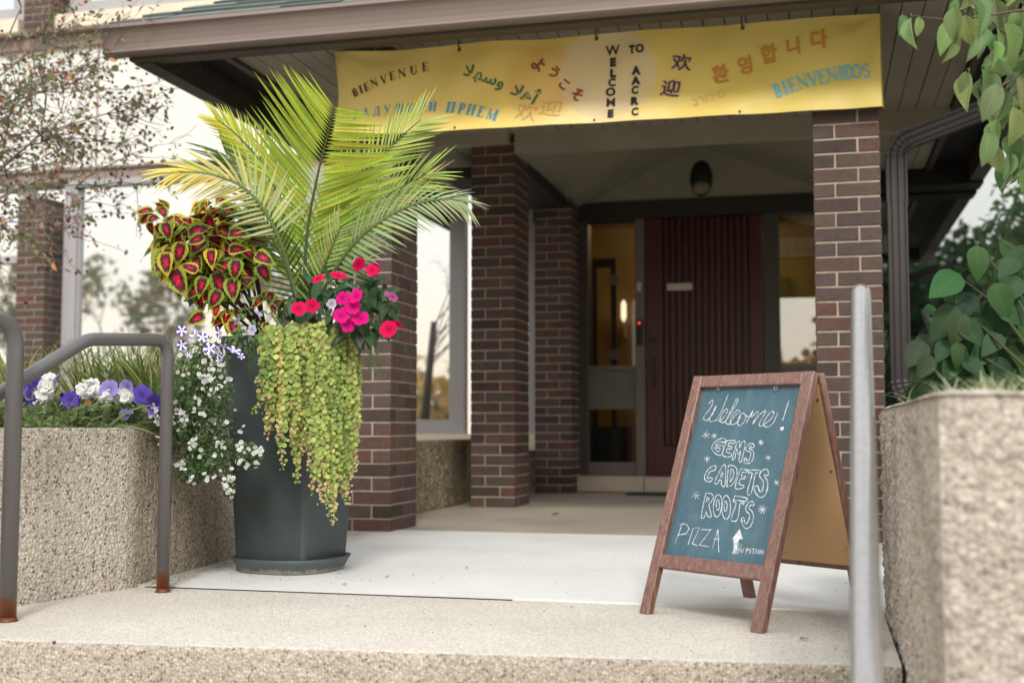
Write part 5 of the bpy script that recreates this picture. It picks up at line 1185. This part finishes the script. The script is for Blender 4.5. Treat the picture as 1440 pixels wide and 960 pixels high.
pur = [(200, 405, 1.5, 0), (245, 375, 1.0, 0), (215, 520, 1.1, 0), (190, 450, 1.1, 2), (480, 490, 1.4, 1), (535, 500, 1.0, 0), (430, 455, .6, 0), (740, 420, 1.5, 2), (860, 400, 1.2, 2), (960, 455, 1.5, 1), (940, 495, 1.2, 2), (1050, 510, 1.4, 0), (580, 580, 1.0, 0), (655, 570, .9, 0), (640, 630, .9, 0), (505, 612, .6, 0), (845, 595, 1.0, 2), (865, 575, .8, 2), (380, 345, .9, 2), (400, 500, .9, 2), (1025, 575, .7, 2), (700, 580, .5, 0), (20, 480, 1.0, 2)]
PLN = [(lambda x, y: x < 420, 'violet petunia plant by the left rail post, around the big white clump', (235, 440)),
       (lambda x, y: y > 560, 'petunia plant with dark violet blooms low along the planter rim', (640, 600)),
       (lambda x, y: x < 700, 'bright violet petunia plant beside the round white clump', (490, 490)),
       (lambda x, y: x < 900, 'pale lavender petunia plant above the middle white clumps', (800, 410)),
       (lambda x, y: True, 'petunia plant with pale-throated blooms nearest the potted plants', (980, 480))]
for f_, lab, (bx, by) in PLN:
    X_, Y_ = R6(bx, by); q = at(X_, Y_, D=3.97); t_ = thing('petunia', lab, 'plant', (q.x, q.y, .52), 'petunia plants in the left planter')
    mine = [a for a in pur if next(g for g, _, _ in PLN if g(a[0], a[1])) is f_]
    b = MB()
    for (x, y, s_, c) in mine:
        X_, Y_ = R6(x, y); p = at(X_, Y_, D=3.92); col = ((.10, .05, .36, 1), (.17, .10, .56, 1), (.34, .28, .64, 1))[c]
        put('flower', PET, t_, p, rdir(), TOCAM+Vector((rnd(-.5, .5), 0, rnd(0, .5))), .0225*s_, col)
        b.tube([(q.x, q.y+.04, .5), tuple(p.lerp(Vector((q.x, q.y+.04, .52)), .4)+Vector((0, .03, .02))), tuple(p+Vector((0, .004, 0)))], .002, 5, col=(.12, .17, .06, 1))
    b.build('stem', M['foliage'], t_)
# a tan seed stalk and some orange dead blooms
for (x, y, s_) in ((590, 510, .8), (258, 580, .7), (425, 580, .5)):
    X_, Y_ = R6(x, y); p = at(X_, Y_, D=3.9); t_ = thing('withered_bloom', {590: 'orange withered bloom in the middle of the planter bed', 258: 'orange withered bloom low beside the left rail post', 425: 'tiny orange withered bloom low in the planter'}[x], 'flower', (p.x, p.y, .52))
    put('petals', PET, t_, p, Vector((0, 0, -1)), TOCAM+Vector((1, 0, 0)), .015*s_, (.6, .2, .06, 1))
    b = MB(); b.tube([(p.x, p.y+.03, .51), tuple(p)], .0015, 4, col=(.15, .15, .06, 1)); b.build('stem', M['foliage'], t_)

# ================================================================== CRABAPPLE TREE (left)
t_ = thing('crabapple_tree', 'twiggy crabapple tree with sparse leaves and red berries at left', 'tree', tuple(at(-160, 600, D=6.2)))
bp = at(-160, 600, D=6.2); bp.z = .5
segs = []
def grow(p, d, L, r, depth):
    n = 4; pts = [p]; q = p.copy(); dd = d.copy()
    for i in range(n): dd = (dd+rdir()*.28+Vector((0, 0, -.02 if depth > 1 else .05))).normalized(); q = q+dd*L/n; pts.append(q.copy())
    segs.append((pts, r, depth))
    if depth < 4:
        for k in range(4 if depth < 3 else 2):
            i = random.randint(1, n); d2 = (dd+rdir()*.9).normalized(); grow(pts[i], d2, L*rnd(.5, .75), r*.55, depth+1)
tr = MB(); tr.smooth = True
tr.tube([bp, bp+Vector((.05, 0, .6)), bp+Vector((.12, 0, 1.3))], [.06, .05, .04], 9); tr.build('trunk', M['fascia'], t_)
for (x, y, D_) in ((20, 130, 6.0), (60, 200, 6.1), (110, 260, 6.2), (60, 60, 6.0), (10, 250, 5.9), (150, 160, 6.3), (30, 10, 6.1), (-60, 150, 6.2), (40, 300, 6.1), (90, 120, 6.2), (10, 190, 6.0)):
    s0_ = bp+Vector((.1, 0, rnd(.7, 1.3))); e_ = at(x, y, D=D_); pts = [s0_, s0_.lerp(e_, .35)+Vector((0, 0, .12))+rdir()*.05, s0_.lerp(e_, .7)+Vector((0, 0, .08))+rdir()*.06, e_]
    segs.append((pts, .008, 1)); d = (pts[3]-pts[2]).normalized()
    for k in range(7): grow(pts[random.choice((1, 2, 3, 3))], (d+rdir()*.9).normalized(), rnd(.25, .45), .004, 2)
lim = MB(); lim.smooth = True
def nearframe(p): 
    v = p-Vector((0, 0, EYE)); z = v.dot(FW); return 720+FPX*v.dot(RT)/z, 480-FPX*v.dot(UPV)/z
for pts, r, dp in segs: lim.tube(pts, [max(.0012, r*(1-.6*i/(len(pts)-1))) for i in range(len(pts))], 4 if dp > 1 else 6, col=(.27, .22, .20, 1))
lim.build('limbs', M['foliage'], t_)
CL = [leaf_mesh('leaf', M['leaf'], 1, .45, .45, .15, .3, 4, sm=True) for k in range(2)]
BR = MB(); BR.smooth = True; BR.tube([(0, 0, -1), (0, 0, -.6), (0, 0, 0), (0, 0, .6), (0, 0, .95)], [.2, .8, 1, .8, .1], 8); BR = BR.mesh('berry', M['leaf_smooth'])
tips = [(p, (pts[-1]-pts[0]).normalized()) for pts, r, dp in segs if dp >= 2 for p in pts[1:]]
random.shuffle(tips); vis = [q for q in tips if -20 < nearframe(q[0])[0] < 250 and -30 < nearframe(q[0])[1] < 430]
def tree_leaf_col():
    r = rnd(0, 1); return (.17, .20, .08, 1) if r < .5 else (.26, .25, .11, 1) if r < .72 else (.34, .20, .18, 1) if r < .93 else (.6, .26, .10, 1)
for p, d in vis[:300]: put('leaf', random.choice(CL), t_, p, (d+rdir()*.8+Vector((0, 0, -.4))).normalized(), TOCAM+rdir(), rnd(.03, .055), tree_leaf_col())
b = MB()
for p, d in vis[300:2600]: small_leaf(b, p+rdir()*.03, rnd(.010, .022), tree_leaf_col(), .5)
if len(b.f): tag(b.build('foliage', M['foliage'], t_), kind='stuff')
for p, d in random.sample(vis, min(110, len(vis))): link('berry', BR, t_, color=(.28, .06, .07, 1), M4=Matrix.Translation(p+Vector((0, 0, -.02))) @ Matrix.Scale(rnd(.007, .011), 4))

# ================================================================== RIGHT SHRUB
SH = [leaf_mesh('leaf', M['leaf'], 1, .66, .38, f, d, 10, wave=.02, tip=1.1, petiole=.3, half=2) for f, d in ((.08, .12), (.15, .25), (.05, .4))]
t_ = thing('shrub', 'leafy dark green shrub growing behind the right planter wall', 'shrub', (.95, 4.6, .3))
L_ = [(1372, 345, 5, 60, 50), (1350, 385, -55, 35, 62), (1400, 400, 0, 60, 55), (1345, 430, -40, 50, 62), (1330, 455, 5, 55, 45), (1300, 480, -40, 45, 50), (1310, 500, -40, 55, 40), (1380, 445, -20, 60, 60), (1420, 350, 40, 35, 62), (1425, 415, -25, 70, 62), (1370, 480, 10, 60, 60), (1410, 470, -30, 60, 56), (1355, 490, 30, 50, 52), (1395, 500, 20, 55, 56), (1430, 480, 15, 60, 58), (1330, 530, 0, 50, 44), (1290, 545, -30, 35, 36), (1318, 435, -35, 5, 32), (1330, 425, 15, -25, 36), (1340, 470, 40, 30, 40), (1440, 380, 20, 50, 58), (1440, 440, 5, 60, 60), (1400, 430, 35, 20, 46), (1360, 520, -25, 40, 46), (1385, 525, 20, 40, 46), (1415, 520, 5, 45, 46), (1305, 470, -25, 40, 40), (1296, 505, -20, 42, 40), (1320, 505, 15, 40, 42), (1290, 525, 5, 35, 34), (1312, 535, -15, 35, 38), (1340, 500, -10, 45, 46), (1318, 465, 5, 40, 42), (1345, 540, 10, 35, 40), (1365, 410, -25, 45, 50), (1335, 480, -30, 30, 40)]
for (x, y, dx, dy, s_) in L_:
    p = at(x, y, D=4.75+rnd(-.12, .12)); d = (RT*dx-UPV*dy-FW*25).normalized(); put('leaf', random.choice(SH), t_, p, d, TOCAM+Vector((0, 0, .5))+rdir()*.25, s_/355, (rnd(.03, .055), rnd(.08, .12), rnd(.03, .045), 1))
for k in range(60):
    x, y = rnd(1300, 1450), rnd(350, 525)
    if y < 540-(x-1285)*1.6: continue
    p = at(x, y, D=4.75+rnd(-.15, .2)); d = (RT*rnd(-45, 35)-UPV*rnd(15, 60)-FW*rnd(0, 30)).normalized(); put('leaf', random.choice(SH), t_, p, d, TOCAM+Vector((0, 0, .6))+rdir()*.3, rnd(40, 58)/355, (rnd(.03, .055), rnd(.075, .12), rnd(.03, .045), 1))
for k in range(170):
    x, y = rnd(1300, 1540), rnd(370, 570)
    if y < 560-(x-1280)*1.5: continue
    p = at(x, y, D=rnd(4.9, 5.3)); put('leaf', random.choice(SH), t_, p, (rdir()+Vector((0, 0, -.6))).normalized(), TOCAM+Vector((0, 0, .5))+rdir()*.5, rnd(.09, .15), (rnd(.03, .055), rnd(.075, .11), rnd(.028, .04), 1))
b = MB(); b.smooth = True
for (x, y) in ((1375, 345), (1350, 390), (1320, 435), (1400, 400), (1430, 360), (1310, 490), (1420, 430), (1500, 350), (1480, 420)):
    e_ = at(x, y, D=4.85); b.tube([(.95+rnd(-.08, .08), 4.6, .29), (.9, 4.65, .55), tuple(e_.lerp(Vector((.9, 4.7, .6)), .35)+Vector((0, 0, .05))), tuple(e_)], [.010, .009, .006, .003], 6)
b.build('stem', M['leaf_smooth'], t_, color=(.09, .11, .04, 1))

# ================================================================== DOGWOOD BRANCHES (top right, near)
DG = [leaf_mesh('leaf', M['leaf'], 1, w, .42, f, d, 9, wave=.05, tip=1.2, petiole=.12, half=2) for w, f, d in ((.5, .45, .2), (.42, .7, .3), (.55, .3, .35))]
t_ = thing('dogwood_tree', 'pale green dogwood branches with drooping leaves at the upper right', 'tree', (1.62, 3.3, -.7))
tr = MB(); tr.smooth = True
tr.tube([(1.62, 3.3, -.72), (1.6, 3.3, .6), (1.52, 3.28, 1.4), (1.3, 3.25, 2.0)], [.07, .055, .045, .03], 10); tr.build('trunk', M['fascia'], t_)
tw = MB(); tw.smooth = True
twigs = [[(1560, 40, 3.2), (1500, 20, 3.2), (1440, 15, 3.15), (1390, 22, 3.1), (1340, 28, 3.1), (1280, 22, 3.08)], [(1560, 60, 3.2), (1480, 60, 3.2), (1420, 50, 3.2), (1385, 20, 3.2), (1350, -10, 3.2)],
         [(1560, 80, 3.2), (1480, 95, 3.15), (1430, 110, 3.15), (1395, 130, 3.1)], [(1560, 90, 3.3), (1490, 150, 3.2), (1440, 190, 3.2), (1410, 200, 3.15)], [(1560, 10, 3.3), (1480, -20, 3.3), (1420, -10, 3.3)]]
for w in twigs:
    P = spline([at(*q[:2], D=q[2]) for q in w], 14); tw.tube(P, [.006-.005*i/14 for i in range(15)], 6)
    tw.tube([Vector((1.5, 3.28, 1.45)), P[0]], [.02, .007], 6)
tw.build('branch', M['leaf_smooth'], t_, color=(.22, .15, .11, 1))
DL = [(1268, 22, 0, 30, 34), (1280, 25, 2, 50, 50), (1292, 22, 2, 28, 32), (1335, 32, -18, 52, 58), (1345, 45, -6, 40, 52), (1345, 8, 0, 50, 56), (1360, 20, 10, 48, 52), (1375, 40, 0, 42, 50), (1385, 35, -8, 40, 46),
      (1395, 55, 5, 42, 44), (1370, 0, 20, 55, 60), (1400, 0, 20, 60, 62), (1410, 30, 15, 60, 70), (1430, 10, 5, 60, 62), (1425, 60, -5, 55, 60), (1365, 100, -8, 50, 62), (1378, 96, 3, 68, 68), (1360, 100, -5, 30, 36), (1395, 100, 5, 50, 46),
      (1405, 120, -20, 55, 60), (1415, 130, -10, 70, 70), (1430, 110, 10, 60, 62), (1425, 150, 5, 60, 64), (1400, 165, -8, 60, 56), (1390, 185, -3, 55, 56), (1400, 205, 10, 45, 50), (1432, 190, 5, 60, 68), (1420, 215, 5, 55, 60), (1440, 150, 0, 60, 60), (1440, 80, 0, 60, 60), (1438, 230, 5, 45, 52), (1385, 150, 10, 30, 36), (1345, 0, -5, 20, 30), (1380, 95, 10, -12, 28), (1405, 80, 15, 20, 44)]
for (x, y, dx, dy, s_) in DL:
    p = at(x+rnd(-3, 3), y+rnd(-3, 3), D=rnd(3.02, 3.22)); d = (RT*dx-UPV*dy+FW*rnd(-12, 12)).normalized(); put('leaf', random.choice(DG), t_, p, d, TOCAM*.7+RT*rnd(-1.1, 1.1)+Vector((0, 0, .3)), s_/600, (rnd(.16, .25), rnd(.24, .33), rnd(.09, .13), 1))
for k in range(210):
    x, y = rnd(1362, 1560), rnd(-40, 235)
    if x < 1395 and (y > 50 and (y < 90 or y > 140)): continue
    if y > 150 and x < 1408: continue
    p = at(x, y, D=rnd(3.15, 3.45)); put('leaf', random.choice(DG), t_, p, (Vector((0, 0, -1))+rdir()*.4).normalized(), TOCAM*.5+rdir(), rnd(.06, .095), (rnd(.14, .24), rnd(.21, .31), rnd(.08, .13), 1))
b = MB()  # crown leaves out of view, added and sized to shade the right soffit
for k in range(2600):
    q = rdir()*rnd(.45, 1); p = Vector((2.55, 5.6, 2.2))+Vector((q.x*1.0, q.y*1.2, q.z*1.2))
    if p.x < .55+p.y*.2: continue
    small_leaf(b, p, rnd(.05, .09), (rnd(.10, .18), rnd(.17, .25), rnd(.06, .09), 1), .2)
tag(b.build('foliage', M['foliage'], t_), kind='stuff')
# grass on the right wall top
for x, y, D_, n, lab in ((1405, 528, 2.25, 80, 'pale grass tuft on top of the right planter wall'), (1450, 525, 2.15, 110, 'pale grass tuft at the right picture edge on the wall'), (1335, 540, 2.9, 26, 'sparse yellow grass blades hanging at the back of the right planter wall')):
    p = at(x, y, D=D_); p.z = .56; p.x = max(p.x, .23)
    tuft('grass_tuft', lab, 'grass', p, n, .10, 1.0, [(.34, .38, .2), (.26, .32, .13), (.42, .42, .28)], 'grass tufts on the right planter', .004, (-.4, 0, .1))

# ================================================================== LITTER
FL = leaf_mesh('leaf', M['leaf'], 1, .5, .45, .15, .2, 7, wave=.05)
def litter(label, x, y, s_, col, name='fallen_leaf', group=None, z=.008):
    p = at(x, y, Z=z); a = rnd(0, 6.28); o = put(name, FL, None, p+Vector((0, 0, .003)), Vector((math.cos(a), math.sin(a), .05)), Vector((rnd(-.4, .4), rnd(-.4, .4), 1)), s_, col); tag(o, label, 'leaf' if name == 'fallen_leaf' else 'petal', group); return o
litter('yellow-green fallen leaf left of the handrail foot', 211, 824, .075, (.36, .38, .08, 1)).rotation_euler.rotate(Euler((.5, 0, 0)))
litter('yellow fallen leaf tip right of the handrail foot', 240, 826, .055, (.45, .38, .08, 1))
litter('small dark red fallen leaf on the landing behind the right rail', 1137, 899, .028, (.22, .04, .04, 1), z=.002)
litter('curled red-brown leaf beside the right planter wall', 1267, 912, .045, (.2, .06, .05, 1), z=.002)
litter('tiny brown leaf on the grey porch floor', 786, 723, .05, (.08, .05, .03, 1))
litter('dry orange leaf stuck in the saucer before the pot', 372, 783, .03, (.4, .16, .07, 1), z=.06)
litter('bright pink petal on the white floor left of the sign', 657, 798, .03, (.6, .05, .25, 1), 'fallen_petal', 'pink petals on the white floor')
litter('pink petal on the floor closest to the saucer, dark', 548, 811, .022, (.55, .05, .2, 1), 'fallen_petal', 'pink petals on the white floor')
litter('small pink petal in front of the dark one near the floor joint', 488, 822, .02, (.5, .05, .2, 1), 'fallen_petal', 'pink petals on the white floor')
litter('faded petal on the white floor farther from the saucer', 580, 809, .018, (.4, .12, .16, 1), 'fallen_petal', 'pink petals on the white floor')
# pebbles on the floor by the right wall and stones standing out of the step edge
PB = MB().box((-1, -1, -.6), (1, 1, .6)).mesh('pebble', M['fascia']); bm = bmesh.new(); bm.from_mesh(PB); bmesh.ops.bevel(bm, geom=bm.edges[:], offset=.6, segments=2, affect='EDGES'); bm.to_mesh(PB); bm.free()
for x, y, s_, lab in ((1258, 816, .007, 'larger dark pebble on the white floor by the right wall'), (1251, 827, .005, 'middle dark pebble by the right wall'), (1243, 818, .003, 'tiny dark pebble left of the other two by the right wall'), (76, 903, .006, 'blue-grey stone at the left of the step edge')):
    p = at(x, y, Z=.008); o = link('pebble', PB, None, M4=Matrix.Translation(p) @ Euler((rnd(0, 3), rnd(0, 3), 0)).to_matrix().to_4x4() @ Matrix.Diagonal((s_, s_*.8, s_*.6, 1))); tag(o, lab, 'pebble', 'loose pebbles')
b = MB()
for k in range(420):
    z_ = rnd(0, 1)
    if z_ < .35: x, y = -2.13+abs(random.gauss(0, .05))-(rnd(0, 1)*.02), rnd(3.56, 4.6); x -= (y-3.5)*.07
    elif z_ < .6: x, y = PC.x+random.gauss(0, .28), PC.y-.16+random.gauss(0, .12)
    elif z_ < .75: x, y = .14-abs(random.gauss(0, .04)), rnd(2.85, 4.4)
    else: x, y = rnd(-2, .1), rnd(2.75, 5.6)
    p = Vector((x, y, .007 if y > 3.55 else .001)); s_ = rnd(.0012, .0042); d = rdir(); d.z = abs(d.z)*.3; e_ = d.cross(Vector((0, 0, 1))).normalized(); g_ = rnd(.05, .3)
    b.add([p-d*s_, p+e_*s_*.6, p+d*s_, p-e_*s_*.6, p+Vector((0, 0, s_*.7))], [(0, 1, 4), (1, 2, 4), (2, 3, 4), (3, 0, 4)], (g_, g_*.75, g_*.5, 1))
tag(b.build('floor_grit', M['foliage']), 'scattered grit and leaf crumbs on the porch floor', 'grit', kind='stuff')
b = MB()
for k in range(260):
    u = rnd(.02, .99); x = xa+(xb-xa)*u; y = ya+(yb-ya)*u; s_ = rnd(.002, .0055); c_ = Vector((x, y+rnd(-.002, .02), rnd(-.06, -.001) if rnd(0, 1) < .6 else -.001))
    if c_.z < -.012: c_.y = y
    V = [c_+Vector((a*s_*rnd(.6, 1), bb*s_*rnd(.6, 1), cc*s_*rnd(.5, .9))) for a, bb, cc in ((1, 0, 0), (-1, 0, 0), (0, 1, 0), (0, -1, 0), (0, 0, 1), (0, 0, -1))]
    g_ = rnd(.12, .6); b.add(V, [(0, 2, 4), (2, 1, 4), (1, 3, 4), (3, 0, 4), (2, 0, 5), (1, 2, 5), (3, 1, 5), (0, 3, 5)], (g_, g_*.9, g_*.78, 1))
b.smooth = True
tag(b.build('edge_pebbles', M['foliage']), 'small stones standing out of the landing edge', 'pebbles', kind='stuff')

# ================================================================== TREES BEHIND THE PHOTOGRAPHER (seen only in the window glass)
b = MB()
TL = [(-40+k*1.9+rnd(-.6, .6), -24+rnd(-4, 4), rnd(2.0, 4.2), rnd(1.4, 2.4), 330, rnd(0, 1) < .62) for k in range(19)]
TL += [(-1.6, -23, 3.6, 1.4, 200, False), (.2, -25, 4.0, 1.2, 160, False)]
TL += [(1.8+k*1.25, -24+rnd(-1.5, 1.5), rnd(6.6, 8.6), 1.9, 1100, True) for k in range(10)]
bare = MB()
for (cx, cy) in ((-28, -22), (-22.5, -24)):
    def br(p, d, L, r, k):
        q = p+d*L; b.add([p-Vector((r, 0, 0)), p+Vector((r, 0, 0)), q+Vector((r*.6, 0, 0)), q-Vector((r*.6, 0, 0))], [(0, 1, 2, 3)], (.14, .11, .09, 1))
        if k:
            for _ in range(3): br(q, (d+rdir()*.75+Vector((0, 0, .1))).normalized(), L*.72, r*.6, k-1)
        else:
            for _ in range(5):
                c_ = q+rdir()*.5; x_ = rdir()*.16; y_ = rdir()*.16; b.add([c_-x_, c_+y_, c_+x_, c_-y_], [(0, 1, 2, 3)], random.choice(((.22, .24, .13, 1), (.45, .32, .16, 1), (.2, .22, .14, 1))))
    br(Vector((cx, cy, -.6)), Vector((.1, 0, 1)).normalized(), 2.6, .16, 5)
for cx, cy, h, rr, nl, green in TL:
    base = ((.045, .08, .03) if cx > 1 else (.11, .15, .08)) if green else (.45, .30, .10)  # left green trees paler: distance haze put into their colour
    for j in range(nl):
        q = rdir(); p = Vector((cx, cy, h*.45-.2))+Vector((q.x*rr, q.y*rr, q.z*h*.55))*rnd(.4, 1); g_ = rnd(.6, 1.4); d = rdir()*rnd(.15, .32); x_ = d.cross(rdir()).normalized()*.2
        b.add([p-d, p+x_, p+d, p-x_], [(0, 1, 2, 3)], (base[0]*g_, base[1]*g_, base[2]*g_, 1))
tag(b.build('far_tree_line', M['foliage']), 'line of trees and bushes across the street, mirrored in the windows', 'trees', kind='stuff')
